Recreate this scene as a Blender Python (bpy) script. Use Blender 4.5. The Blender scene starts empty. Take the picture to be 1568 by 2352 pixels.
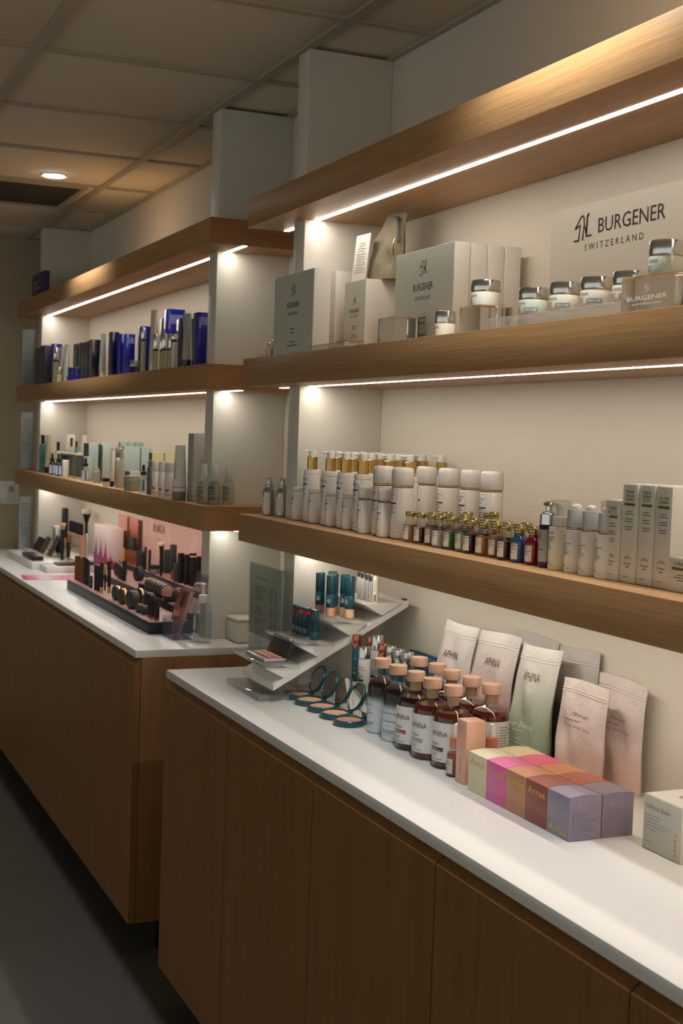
import bpy, bmesh, math, random
from mathutils import Vector, Matrix
R = math.radians
SC = bpy.context.scene
COL = SC.collection

# ------------------------------------------------------------------ camera
f_px = 3061.47
cam_d = bpy.data.cameras.new('camera')
cam_d.sensor_fit = 'VERTICAL'
cam_d.sensor_height = 36.0
cam_d.lens = f_px / 2352 * 36.0
cam_d.clip_start = 0.02
cam = bpy.data.objects.new('camera', cam_d)
COL.objects.link(cam)
cr = Vector((0.39849196, 0.91658241, 0.03287611))
cf = Vector((-0.91491564, 0.39976893, -0.05580482))
cu = Vector((-0.06429256, -0.00784109, 0.99790029))
M = Matrix.Identity(4)
for i in range(3):
    M[i][0] = cr[i]; M[i][1] = cu[i]; M[i][2] = -cf[i]
M.translation = Vector((1.00347, -1.48572, 1.52936))
cam.matrix_world = M
cam_d.dof.use_dof = True
cam_d.dof.focus_distance = 2.55
cam_d.dof.aperture_fstop = 9.0
SC.camera = cam

# ------------------------------------------------------------------ world, view
W = bpy.data.worlds.new('room_ambient')
SC.world = W
W.use_nodes = True
W.node_tree.nodes['Background'].inputs[0].default_value = (1.0, 0.985, 0.9, 1)
W.node_tree.nodes['Background'].inputs[1].default_value = 0.54
SC.view_settings.view_transform = 'Standard'
SC.view_settings.look = 'None'
SC.view_settings.exposure = 0.0
SC.view_settings.gamma = 1.0
SC.view_settings.use_curve_mapping = False
SC.cycles.use_denoising = True
SC.cycles.max_bounces = 12
SC.cycles.transparent_max_bounces = 16
SC.cycles.caustics_reflective = False
SC.cycles.sample_clamp_indirect = 4.0
LED_STRENGTH = 30.0
LED_COLOR = (1.0, 0.895, 0.77)
DOWNLIGHT_W = 39.0
DOWNLIGHT_COLOR = (0.94, 0.97, 1.0)

# ------------------------------------------------------------------ materials
def lin(c):
    return tuple((x/255/12.92 if x/255 <= .04045 else ((x/255+.055)/1.055)**2.4) for x in c)

MATS = {}
def P(name, rgb, rough=.5, metal=0, trans=0, ior=1.45, coat=0, emit=None, es=0, vary=0.0, scale=40, bump=0.0, alpha=1):
    if name in MATS: return MATS[name]
    m = bpy.data.materials.new(name); m.use_nodes = True
    nt = m.node_tree; b = nt.nodes['Principled BSDF']
    c = lin(rgb)
    b.inputs['Base Color'].default_value = (*c, 1)
    b.inputs['Roughness'].default_value = rough
    b.inputs['Metallic'].default_value = metal
    b.inputs['Transmission Weight'].default_value = trans
    b.inputs['IOR'].default_value = ior
    b.inputs['Coat Weight'].default_value = coat
    b.inputs['Alpha'].default_value = alpha
    if emit:
        b.inputs['Emission Color'].default_value = (*emit, 1)
        b.inputs['Emission Strength'].default_value = es
    if vary or bump:
        tc = nt.nodes.new('ShaderNodeTexCoord')
        n = nt.nodes.new('ShaderNodeTexNoise'); n.inputs['Scale'].default_value = scale; n.inputs['Detail'].default_value = 4
        nt.links.new(tc.outputs['Object'], n.inputs['Vector'])
        if vary:
            mx = nt.nodes.new('ShaderNodeMix'); mx.data_type = 'RGBA'
            mx.inputs[6].default_value = (*[x*(1-vary) for x in c], 1); mx.inputs[7].default_value = (*[min(1, x*(1+vary)) for x in c], 1)
            nt.links.new(n.outputs['Fac'], mx.inputs[0]); nt.links.new(mx.outputs[2], b.inputs['Base Color'])
        if bump:
            bp = nt.nodes.new('ShaderNodeBump'); bp.inputs['Strength'].default_value = bump; bp.inputs['Distance'].default_value = .002
            nt.links.new(n.outputs['Fac'], bp.inputs['Height']); nt.links.new(bp.outputs['Normal'], b.inputs['Normal'])
    MATS[name] = m
    return m

def thin(name, rgb=(250, 251, 250), ior=1.5, rough=.02, haze=0.0, haze_rgb=(235, 235, 230)):
    """thin clear wall: Fresnel mirror over see-through, with an optional faint haze"""
    if name in MATS: return MATS[name]
    m = bpy.data.materials.new(name); m.use_nodes = True
    nt = m.node_tree; L = nt.links.new
    nt.nodes.remove(nt.nodes['Principled BSDF']); out = nt.nodes['Material Output']
    tr = nt.nodes.new('ShaderNodeBsdfTransparent'); tr.inputs[0].default_value = (*lin(rgb), 1)
    gl = nt.nodes.new('ShaderNodeBsdfGlossy'); gl.inputs['Roughness'].default_value = rough
    fr = nt.nodes.new('ShaderNodeFresnel'); ge = nt.nodes.new('ShaderNodeNewGeometry'); mi = nt.nodes.new('ShaderNodeMapRange')
    mi.inputs['To Min'].default_value = ior; mi.inputs['To Max'].default_value = 1/ior
    L(ge.outputs['Backfacing'], mi.inputs['Value']); L(mi.outputs[0], fr.inputs[0])
    mx = nt.nodes.new('ShaderNodeMixShader'); L(fr.outputs[0], mx.inputs[0])
    src = tr.outputs[0]
    if haze:
        df = nt.nodes.new('ShaderNodeBsdfDiffuse'); df.inputs[0].default_value = (*lin(haze_rgb), 1)
        m2 = nt.nodes.new('ShaderNodeMixShader'); m2.inputs[0].default_value = haze
        L(tr.outputs[0], m2.inputs[1]); L(df.outputs[0], m2.inputs[2]); src = m2.outputs[0]
    L(src, mx.inputs[1]); L(gl.outputs[0], mx.inputs[2]); L(mx.outputs[0], out.inputs[0])
    MATS[name] = m
    return m

def paper(name, rgb, back=.5):
    """sheet that lets the light behind it glow through"""
    m = bpy.data.materials.new(name); m.use_nodes = True; nt = m.node_tree; L = nt.links.new
    nt.nodes.remove(nt.nodes['Principled BSDF']); out = nt.nodes['Material Output']
    d = nt.nodes.new('ShaderNodeBsdfDiffuse'); t = nt.nodes.new('ShaderNodeBsdfTranslucent'); x = nt.nodes.new('ShaderNodeMixShader')
    for q in (d, t): q.inputs[0].default_value = (*lin(rgb), 1)
    x.inputs[0].default_value = back; L(d.outputs[0], x.inputs[1]); L(t.outputs[0], x.inputs[2]); L(x.outputs[0], out.inputs[0])
    MATS[name] = m
    return m

def wood(name, scale, dark, light, rough=.42):
    m = bpy.data.materials.new(name); m.use_nodes = True
    nt = m.node_tree; b = nt.nodes['Principled BSDF']; L = nt.links.new
    tc = nt.nodes.new('ShaderNodeTexCoord'); mp = nt.nodes.new('ShaderNodeMapping')
    mp.inputs['Scale'].default_value = scale
    L(tc.outputs['Object'], mp.inputs['Vector'])
    n1 = nt.nodes.new('ShaderNodeTexNoise'); n1.inputs['Scale'].default_value = 1.0; n1.inputs['Detail'].default_value = 6; n1.inputs['Roughness'].default_value = .7
    L(mp.outputs[0], n1.inputs['Vector'])
    mp2 = nt.nodes.new('ShaderNodeMapping'); mp2.inputs['Scale'].default_value = tuple(s*.16 for s in scale)
    L(tc.outputs['Object'], mp2.inputs['Vector'])
    n2 = nt.nodes.new('ShaderNodeTexNoise'); n2.inputs['Scale'].default_value = 1.0; n2.inputs['Detail'].default_value = 3
    L(mp2.outputs[0], n2.inputs['Vector'])
    ad = nt.nodes.new('ShaderNodeMath'); ad.operation = 'MULTIPLY_ADD'; ad.inputs[1].default_value = .74
    L(n1.outputs['Fac'], ad.inputs[0])
    m2 = nt.nodes.new('ShaderNodeMath'); m2.operation = 'MULTIPLY'; m2.inputs[1].default_value = .26
    L(n2.outputs['Fac'], m2.inputs[0]); L(m2.outputs[0], ad.inputs[2])
    rp = nt.nodes.new('ShaderNodeValToRGB')
    rp.color_ramp.elements[0].position = .36; rp.color_ramp.elements[0].color = (*lin(dark), 1)
    rp.color_ramp.elements[1].position = .64; rp.color_ramp.elements[1].color = (*lin(light), 1)
    L(ad.outputs[0], rp.inputs['Fac']); L(rp.outputs[0], b.inputs['Base Color'])
    bp = nt.nodes.new('ShaderNodeBump'); bp.inputs['Strength'].default_value = .12; bp.inputs['Distance'].default_value = .001
    L(n1.outputs['Fac'], bp.inputs['Height']); L(bp.outputs['Normal'], b.inputs['Normal'])
    b.inputs['Roughness'].default_value = rough
    MATS[name] = m
    return m

def gradz(name, z0, z1, stops, rough=.4, metal=0, bump=0, noise=0.0, axis='Z', trans=0):
    """printed colour fade along the object's own height"""
    m = bpy.data.materials.new(name); m.use_nodes = True
    nt = m.node_tree; b = nt.nodes['Principled BSDF']; L = nt.links.new
    tc = nt.nodes.new('ShaderNodeTexCoord'); sp = nt.nodes.new('ShaderNodeSeparateXYZ'); L(tc.outputs['Object'], sp.inputs[0])
    mr = nt.nodes.new('ShaderNodeMapRange'); mr.inputs['From Min'].default_value = z0; mr.inputs['From Max'].default_value = z1
    src = sp.outputs[axis]
    if noise:
        n = nt.nodes.new('ShaderNodeTexNoise'); n.inputs['Scale'].default_value = 25; L(tc.outputs['Object'], n.inputs['Vector'])
        a = nt.nodes.new('ShaderNodeMath'); a.operation = 'MULTIPLY_ADD'; a.inputs[1].default_value = noise
        L(n.outputs['Fac'], a.inputs[0]); L(src, a.inputs[2]); src = a.outputs[0]
    L(src, mr.inputs['Value'])
    rp = nt.nodes.new('ShaderNodeValToRGB')
    el = rp.color_ramp.elements
    el[0].position = stops[0][0]; el[0].color = (*lin(stops[0][1]), 1)
    el[1].position = stops[-1][0]; el[1].color = (*lin(stops[-1][1]), 1)
    for p, c in stops[1:-1]:
        e = el.new(p); e.color = (*lin(c), 1)
    L(mr.outputs[0], rp.inputs['Fac']); L(rp.outputs[0], b.inputs['Base Color'])
    b.inputs['Roughness'].default_value = rough; b.inputs['Metallic'].default_value = metal; b.inputs['Transmission Weight'].default_value = trans
    if bump:
        n = nt.nodes.new('ShaderNodeTexNoise'); n.inputs['Scale'].default_value = 38; n.inputs['Detail'].default_value = 3; n.inputs['Distortion'].default_value = 1.2
        L(tc.outputs['Object'], n.inputs['Vector'])
        bp = nt.nodes.new('ShaderNodeBump'); bp.inputs['Strength'].default_value = bump; bp.inputs['Distance'].default_value = .006
        L(n.outputs['Fac'], bp.inputs['Height']); L(bp.outputs['Normal'], b.inputs['Normal'])
    MATS[name] = m
    return m

OAK_H = wood('oak_veneer_horizontal', (5.0, 150, 260), (156, 116, 72), (190, 146, 96))
OAK_E = wood('oak_veneer_end', (150, 5.0, 260), (150, 102, 62), (180, 130, 82))
OAK_V = wood('oak_veneer_vertical', (150, 150, 3.0), (126, 86, 46), (146, 102, 58))
PALEWOOD = wood('pale_beech', (40, 40, 9), (208, 164, 134), (226, 188, 162), .45)
WALL = P('wall_cream_paint', (228, 222, 208), .7, vary=.02, scale=6, bump=.03)
PANEL = P('white_laminate', (228, 226, 216), .38)
ENDWALL = P('end_wall_taupe_paint', (182, 170, 146), .75, vary=.02, scale=5)
TILE = P('ceiling_tile_board', (238, 230, 212), .9, vary=.03, scale=90, bump=.1)
GRID = P('ceiling_grid_metal', (186, 180, 162), .45)
FLOORM = P('grey_vinyl_floor', (88, 86, 78), .42, vary=.06, scale=3)
QUARTZ = P('white_quartz', (234, 233, 229), .32, vary=.012, scale=120)
DARK = P('dark_void', (30, 24, 18), .7)
LED = P('led_diffuser', (255, 255, 255), .5, emit=LED_COLOR, es=LED_STRENGTH)
WHITE = P('white_plastic', (236, 233, 226), .32)
WHITEG = P('white_gloss_plastic', (238, 235, 228), .14, coat=.3)
CARD = P('white_card', (236, 233, 224), .45)
CARDG = P('pale_grey_card', (205, 208, 198), .4)
BLACK = P('black_plastic', (20, 20, 20), .35)
BLACKM = P('black_matte', (30, 31, 31), .55)
CHARC = P('charcoal_plastic', (62, 64, 63), .5)
INK = P('black_ink', (26, 25, 28), .6)
INKG = P('grey_ink', (112, 110, 106), .6)
NAVYINK = P('navy_ink', (26, 30, 66), .5)
GOLDINK = P('gold_foil', (206, 172, 92), .35, metal=.55)
OCHRE = P('ochre_ink', (206, 158, 84), .5)
GOLD = P('brushed_gold', (206, 170, 104), .28, metal=1)
GOLDS = P('satin_gold_cap', (196, 180, 120), .3, metal=1)
CHROME = P('chrome', (232, 234, 234), .15, metal=1)
SILVER = P('brushed_silver', (196, 196, 190), .3, metal=1)
COPPER = P('polished_copper', (206, 128, 104), .14, metal=1)
COPPERM = P('copper_satin', (176, 112, 72), .3, metal=1)
MIRROR = P('mirror_glass', (238, 240, 238), .01, metal=1)
GLASS = thin('clear_glass', (246, 248, 247))
ACRYL = P('clear_acrylic', (252, 253, 252), .03, trans=1, ior=1.2)
VGLASS = thin('clear_vial_glass', (244, 245, 243))
ACRYLS = thin('clear_acrylic_sheet', (246, 248, 247), 1.5, .03, .20)
ACRYLB = P('clear_acrylic_bluish', (216, 222, 240), .03, trans=1, ior=1.3)
FROST = P('frosted_glass_pale_green', (214, 222, 206), .35, trans=.45, ior=1.4)
TEAL = P('teal_metallic_plastic', (26, 86, 98), .28, metal=.25, coat=.3)
TEALD = P('dark_teal_plastic', (16, 62, 72), .3, coat=.3)
BLUEBOX = P('cobalt_foil_card', (16, 34, 150), .22, metal=.3, coat=.5)
NAVY = P('navy_gloss', (22, 24, 72), .2, coat=.4)
NAVYGLASS = P('navy_bottle', (18, 22, 92), .12, coat=.6)

# ------------------------------------------------------------------ mesh builder
class MB:
    def __init__(s): s.v = []; s.f = []
    def add(s, vs, fs):
        o = len(s.v); s.v += [tuple(p) for p in vs]; s.f += [tuple(i+o for i in q) for q in fs]; return s
    def box(s, x0, x1, y0, y1, z0, z1, c=0):
        if c:
            bm = bmesh.new()
            bmesh.ops.create_cube(bm, size=1)
            for v in bm.verts:
                v.co = Vector(((x0+x1)/2+v.co.x*(x1-x0), (y0+y1)/2+v.co.y*(y1-y0), (z0+z1)/2+v.co.z*(z1-z0)))
            bmesh.ops.bevel(bm, geom=bm.edges[:], offset=c, segments=2, affect='EDGES', profile=.5)
            bm.verts.index_update()
            s.add([v.co for v in bm.verts], [[v.index for v in f.verts] for f in bm.faces]); bm.free(); return s
        return s.add([(x0,y0,z0),(x1,y0,z0),(x1,y1,z0),(x0,y1,z0),(x0,y0,z1),(x1,y0,z1),(x1,y1,z1),(x0,y1,z1)],
                     [(3,2,1,0),(4,5,6,7),(0,1,5,4),(1,2,6,5),(2,3,7,6),(3,0,4,7)])
    def lathe(s, prof, seg=24, cx=0, cy=0, sy=1.0):
        vs = []; fs = []; n = len(prof)
        for r, z in prof:
            r = max(r, 1e-5)
            for k in range(seg):
                a = 2*math.pi*k/seg
                vs.append((cx+r*math.cos(a), cy+sy*r*math.sin(a), z))
        for i in range(n-1):
            for k in range(seg):
                k2 = (k+1) % seg
                fs.append((i*seg+k, i*seg+k2, (i+1)*seg+k2, (i+1)*seg+k))
        fs.append(tuple(range(seg-1, -1, -1))); fs.append(tuple((n-1)*seg+k for k in range(seg)))
        return s.add(vs, fs)
    def prism(s, poly, x0, x1):
        """poly in (y,z), counter-clockwise seen from +x"""
        n = len(poly)
        vs = [(x0, y, z) for y, z in poly]+[(x1, y, z) for y, z in poly]
        fs = [tuple(range(n-1, -1, -1)), tuple(range(n, 2*n))]
        for i in range(n):
            j = (i+1) % n; fs.append((i, j, n+j, n+i))
        return s.add(vs, fs)
    def extr(s, poly, z0, z1):
        """poly in (x,y), counter-clockwise from above"""
        n = len(poly)
        vs = [(x, y, z0) for x, y in poly]+[(x, y, z1) for x, y in poly]
        fs = [tuple(range(n-1, -1, -1)), tuple(range(n, 2*n))]
        for i in range(n):
            j = (i+1) % n; fs.append((i, j, n+j, n+i))
        return s.add(vs, fs)
    def tube(s, pts, r, seg=8):
        pts = [Vector(p) for p in pts]; vs = []; fs = []
        for i, p in enumerate(pts):
            d = (pts[min(i+1, len(pts)-1)]-pts[max(i-1, 0)]).normalized()
            u = d.cross(Vector((0, 0, 1)) if abs(d.z) < .9 else Vector((1, 0, 0))).normalized(); w = d.cross(u)
            rr = r[i] if isinstance(r, (list, tuple)) else r
            for k in range(seg):
                a = 2*math.pi*k/seg; vs.append(p+u*rr*math.cos(a)+w*rr*math.sin(a))
        for i in range(len(pts)-1):
            for k in range(seg):
                k2 = (k+1) % seg; fs.append((i*seg+k, (i+1)*seg+k, (i+1)*seg+k2, i*seg+k2))
        fs.append(tuple(range(seg))); fs.append(tuple((len(pts)-1)*seg+k for k in range(seg-1, -1, -1)))
        return s.add(vs, fs)
    def xf(s, mat):
        s.v = [tuple(mat @ Vector(p)) for p in s.v]; return s
    def mesh(s, name, mat, sharp=38):
        me = bpy.data.meshes.new(name)
        me.from_pydata(s.v, [], s.f); me.update()
        me.polygons.foreach_set('use_smooth', [True]*len(me.polygons))
        try: me.set_sharp_from_angle(angle=R(sharp))
        except Exception: pass
        me.materials.append(mat)
        return me

_TX = {}
def glyphs(s):
    if s not in _TX:
        cu_ = bpy.data.curves.new('t', 'FONT'); cu_.body = s; cu_.size = 1; cu_.align_x = 'CENTER'; cu_.resolution_u = 2
        ob = bpy.data.objects.new('t', cu_)
        me = bpy.data.meshes.new_from_object(ob)
        _TX[s] = ([(v.co.x, v.co.y) for v in me.vertices], [tuple(p.vertices) for p in me.polygons])
        bpy.data.objects.remove(ob); bpy.data.curves.remove(cu_); bpy.data.meshes.remove(me)
    return _TX[s]

class Flat:
    """flat print in (x, z): lettering, bars, fine lines"""
    def __init__(s): s.v = []; s.f = []
    def add(s, vs, fs):
        o = len(s.v); s.v += list(vs); s.f += [tuple(i+o for i in q) for q in fs]; return s
    def rect(s, x0, z0, x1, z1, n=1):
        vs = []; fs = []
        for i in range(n+1):
            x = x0+(x1-x0)*i/n; vs += [(x, z0), (x, z1)]
        for i in range(n): fs.append((2*i, 2*i+2, 2*i+3, 2*i+1))
        return s.add(vs, fs)
    def text(s, t, x, z, h, w=None, align='C', sx=1.0):
        v, f = glyphs(t)
        if not v: return s
        x0 = min(p[0] for p in v); x1 = max(p[0] for p in v)
        k = h/.70; kx = k*sx
        if w: kx = w/(x1-x0)
        off = {'C': -(x0+x1)/2, 'L': -x0, 'R': -x1}[align]
        return s.add([(x+(p[0]+off)*kx, z+p[1]*k) for p in v], f)
    def lines(s, x0, z0, w, n, dz, th, seed=1, align='L'):
        rnd = random.Random(seed)
        for i in range(n):
            ww = w*rnd.uniform(.5, 1); x = x0 if align == 'L' else x0+(w-ww)/2; e = x+ww; z = z0-i*dz
            while x < e-1e-6:
                q = min(e, x+w*rnd.uniform(.08, .26)); s.rect(x, z, q, z+th); x = q+w*.03
        return s
    def stroke(s, pts, t):
        for a, b in zip(pts, pts[1:]):
            a = Vector(a); b = Vector(b); d = (b-a).normalized(); n = Vector((-d.y, d.x))*t/2; e = d*t*.3
            s.add([tuple(a-e+n), tuple(a-e-n), tuple(b+e-n), tuple(b+e+n)], [(0, 1, 2, 3)])
        return s
    def plane(s, o, ux, uz):
        o, ux, uz = Vector(o), Vector(ux), Vector(uz); m = MB()
        return m.add([o+ux*x+uz*z for x, z in s.v], s.f)
    def front(s, y, z=0, x=0): return s.plane((x, y, z), (1, 0, 0), (0, 0, 1))
    def right(s, x, z=0, y=0): return s.plane((x, y, z), (0, 1, 0), (0, 0, 1))
    def top(s, z, x=0, y=0): return s.plane((x, y, z), (1, 0, 0), (0, 1, 0))
    def wrap(s, r, z=0, rot=0):
        m = MB()
        return m.add([(r*math.sin(x/r+rot), -r*math.cos(x/r+rot), z+q) for x, q in s.v], s.f)

# ------------------------------------------------------------------ objects
def O(name, mb, mat, parent=None, loc=(0, 0, 0), kind=None, label=None):
    me = mb if isinstance(mb, bpy.types.Mesh) else mb.mesh(name, mat)
    o = bpy.data.objects.new(name, me); COL.objects.link(o)
    o.location = loc
    if parent: o.parent = parent
    if kind: o['kind'] = kind
    if label: o['label'] = label
    return o
def tag(o, label, cat, group=None):
    o['label'] = label; o['category'] = cat
    if group: o['group'] = group
    return o
def T(name, label, cat, loc=(0, 0, 0), rz=0, group=None):
    o = bpy.data.objects.new(name, None); COL.objects.link(o); o.empty_display_size = .02
    o.location = loc; o.rotation_euler = (0, 0, rz)
    return tag(o, label, cat, group)
def kids(o): return [c for c in bpy.data.objects if c.parent == o]
_KIDS = {}
def dup(root, loc, label, rz=0, group=None):
    r = root.copy(); COL.objects.link(r); r.location = loc; r.rotation_euler = (0, 0, rz); r['label'] = label
    if group: r['group'] = group
    if root.name not in _KIDS: _KIDS[root.name] = [(c, kids(c)) for c in kids(root)]
    for c, gs in _KIDS[root.name]:
        d = c.copy(); COL.objects.link(d); d.parent = r
        for g in gs:
            e = g.copy(); COL.objects.link(e); e.parent = d
    return r
def swap(root, part, mat, mesh=None):
    """give one part of a copy its own mesh or colour"""
    for c in kids(root):
        if c.name.split('.')[0] == part:
            me = mesh or c.data.copy()
            if mat: me.materials.clear(); me.materials.append(mat)
            c.data = me
            return c
ORD = ['first', 'second', 'third', 'fourth', 'fifth', 'sixth', 'seventh', 'eighth', 'ninth', 'tenth', 'eleventh', 'twelfth']

# ================================================================== SETTING
ZC = 2.5016
XE = -6.085                     # end wall
O('floor', MB().box(-6.2, 4.6, -6.6, .1, -.05, 0), FLOORM, kind='structure')
O('wall_back', MB().box(-6.2, 4.6, 0, .1, 0, 2.6), WALL, kind='structure')
O('wall_left', MB().box(-6.2, XE, -6.6, 0, 0, 2.6), ENDWALL, kind='structure')
ceil = T('ceiling', '', '', (0, 0, 0)); del ceil['label']; del ceil['category']; ceil['kind'] = 'structure'
XS = [-6.085, -5.61, -5.0, -4.395, -3.78, -3.16, -2.53, -1.918, -1.30, -.69, -.08, .53, 1.14]
YS = [0, -.23, -.84, -1.45, -2.06]
tile_cache = {}
for i in range(len(XS)-1):
    for j in range(len(YS)-1):
        w = round(XS[i+1]-XS[i]-.02, 3); d = round(YS[j]-YS[j+1]-.02, 3)
        if (w, d) not in tile_cache:
            tile_cache[(w, d)] = MB().box(-w/2, w/2, -d/2, d/2, 0, .012, c=.002).mesh('ceiling_tile', TILE)
        O('ceiling_tile', tile_cache[(w, d)], None, ceil, ((XS[i]+XS[i+1])/2, (YS[j]+YS[j+1])/2, ZC+.008))
for y in YS[1:]:
    O('grid_bar', MB().box(XE, 1.14, y-.012, y+.012, ZC, ZC+.012), GRID, ceil)
for x in XS[1:-1]:
    for a, b in zip(YS, YS[1:]):
        O('grid_bar', MB().box(x-.012, x+.012, b+.012, a-.012 if a else -.002, ZC, ZC+.012), GRID, ceil)
O('edge_trim', MB().box(XE, 1.14, -.016, -.001, ZC-.002, ZC+.012), GRID, ceil)
m = MB(); m.box(-6.2, 4.6, -6.6, .1, 2.60, 2.64)
O('ceiling_slab', m, TILE, ceil)
O('ceiling_field', MB().box(XE, 4.6, -6.6, -2.062, ZC+.008, ZC+.02), TILE, ceil)
O('ceiling_field', MB().box(1.142, 4.6, -2.06, -.001, ZC+.008, ZC+.02), TILE, ceil)

# dark return-air panel let into one ceiling tile
t = T('ceiling_vent', 'dark square air return panel set in the ceiling beside the downlight', 'vent', (-4.70, -.56, ZC))
m = MB()
for a, b, c_, d in ((-.28, .28, -.28, -.262), (-.28, .28, .262, .28), (-.28, -.262, -.262, .262), (.262, .28, -.262, .262)): m.box(a, b, c_, d, -.004, .007)
O('frame', m, GRID, t)
O('backing', MB().box(-.262, .262, -.262, .262, .003, .007), P('vent_backing', (66, 66, 62), .8), t)

def downlight(x, y, label):
    t = T('recessed_downlight', label, 'ceiling light', (x, y, ZC+.006))
    O('trim_ring', MB().lathe([(.040, .0), (.052, -.004), (.055, .001), (.04, .001)], 32), WHITE, t)
    O('lens', MB().lathe([(.001, -.003), (.039, -.003), (.04, .001)], 32), P('downlight_lens', (255, 255, 255), .5, emit=DOWNLIGHT_COLOR, es=26), t)
    l = bpy.data.lights.new('downlight_spot', 'SPOT'); l.energy = DOWNLIGHT_W; l.color = DOWNLIGHT_COLOR
    l.spot_size = R(112); l.spot_blend = .6; l.shadow_soft_size = .035
    lo = bpy.data.objects.new('downlight_spot', l); COL.objects.link(lo); lo.location = (0, 0, -.02); lo.parent = t
downlight(-4.262, -.449, 'glowing round recessed downlight in the dim ceiling near the dark vent')
downlight(-.83, -.449, 'round recessed downlight above the near counter')

# dividers from counter to ceiling
def divider(x0, x1, label):
    tag(O('divider_panel', MB().box(x0, x1, -.231, -.0005, .9005, ZC-.001, c=.0015), PANEL), label, 'divider panel')
divider(-2.2337, -2.1589, 'white upright divider panel holding up the left end of the near shelves')
divider(-2.9414, -2.8632, 'white upright divider panel holding up the near end of the far shelves')
divider(-5.668, -5.591, 'white upright divider panel at the far end by the end wall')

# shelves with a lit strip under each
SHELF = {}
def shelf(x0, x1, z0, z1, l0, l1, label, strip=True):
    t = T('wall_shelf', label, 'shelf', (x0, 0, z0))
    O('board', MB().box(0, x1-x0-.0016, -.3063, -.0005, 0, z1-z0, c=.0008), OAK_H, t)
    O('end_cap', MB().box(x1-x0-.0014, x1-x0, -.3063, -.0005, 0, z1-z0), OAK_E, t)
    O('led_strip', MB().box(l0-x0, l1-x0, -.2058, -.1924, -.0008, .001), LED, t)
    return t
ZA = {1: (2.0761, 2.1496), 2: (1.657, 1.730), 3: (1.2441, 1.316)}
nm = {1: 'top', 2: 'middle', 3: 'lowest'}
for k in (1, 2, 3):
    shelf(-2.383, .78, *ZA[k], -2.372, .70, f'thick oak {nm[k]} shelf of the near unit with a glowing strip below')
    shelf(-5.8344, -2.7002, *ZA[k], -5.75, -2.7045, f'thick oak {nm[k]} shelf of the far unit with a glowing strip below')

# base cabinets and worktops
door_prof = [(-.478, .10), (-.478, .873), (-.4795, .873), (-.498, .8578), (-.498, .10)]
def cabinet(name, x0, x1, seams, label, right_end=False):
    t = T('base_cabinet', label, 'cabinet', (0, 0, 0))
    O('carcass', MB().box(x0+.03, x1-.03, -.474, -.002, .1, .852), P('carcass_dark', (70, 46, 28), .6), t)
    O('plinth', MB().box(x0+.06, x1-.06, -.40, -.002, 0.0005, .0995), P('plinth_black', (24, 24, 24), .5), t)
    O('finger_recess', MB().box(x0+.03, x1-.03, -.44, -.30, .853, .8783), P('recess_brown', (96, 60, 36), .5), t)
    if right_end:
        O('end_panel', MB().box(x1-.02, x1, -.4765, -.002, .1, .8783, c=.0008), OAK_V, t)
    O('left_end_panel', MB().box(x0, x0+.02, -.4765, -.002, .1, .8783), OAK_V, t)
    for a, b in zip(seams, seams[1:]):
        O('door', MB().prism(door_prof[::-1], a+.0018, b-.0018), OAK_V, t)
cabinet('near', -2.3857, .71, [-2.3857, -1.869, -1.3518, -.8377, -.3205, .1945, .71], 'near oak base cabinet with flat handleless doors under the white counter')
cabinet('far', -5.95, -2.7039, [-5.95, -5.282, -4.766, -4.25, -3.735, -3.22, -2.7039], 'far oak base cabinet with flat handleless doors and an oak end panel', True)
tag(O('countertop', MB().box(-2.3865, .74, -.4952, -.0005, .8785, .9, c=.0012), QUARTZ), 'near glossy white stone countertop on the near oak cabinet', 'countertop')
tag(O('countertop', MB().box(-5.98, -2.7032, -.4952, -.0005, .8785, .9, c=.0012), QUARTZ), 'far glossy white stone countertop carrying the makeup testers', 'countertop')

# end wall: switch plate, acrylic sign holders on the shelf ends
t = T('switch_plate', 'white double switch plate on the end wall left of the shelves', 'switch', (XE, -.325, 1.185))
O('plate', MB().box(.0005, .008, -.085, .085, -.06, .06, c=.002), WHITE, t)
for y in (-.042, .042): O('rocker', MB().box(.0082, .0115, y-.024, y+.024, -.045, .045, c=.001), P('rocker_white', (216, 214, 206), .4), t)
O('display', Flat().rect(-.012, -.014, .012, .014).right(.0122, 1.0*.018, .044), P('blue_display', (120, 160, 190), .3), t)
for nme, z, h in (('upper', 1.7305, .287), ('middle', 1.3165, .29), ('lowest', .9005, .285)):
    t = T('sign_holder', f'clear acrylic sign holder with a pale sheet at the far shelf end, {nme} of three', 'sign holder', (-5.735, -.268, z), group='acrylic sign holders at the far end')
    O('sheet', MB().box(-.0012, .0012, -.03, .028, .006, h-.004), P('pale_sheet', (182, 190, 196), .5), t)
    m = MB(); m.box(.0016, .0042, -.033, .033, 0, h); m.box(-.0042, -.0016, -.033, .033, 0, h)
    O('holder', m, thin('sign_holder_clear', (246, 248, 247)), t)
    O('print', Flat().lines(-.024, h*.86, .046, 14, .012, .003, 5).right(.00135, 0, 0), INKG, t)

t = T('small_sign', 'small navy block sign standing on top of the far upper shelf', 'sign', (-5.41, -.275, 2.1500))
O('block', MB().box(-.14, .14, -.015, .014, 0, .108, c=.001), P('navy_sign', (44, 46, 84), .35), t)
f = Flat().lines(-.09, .062, .17, 3, .014, .006, 3)
O('lettering', f.front(-.0155), P('sign_print', (150, 152, 170), .5), t)

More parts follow.
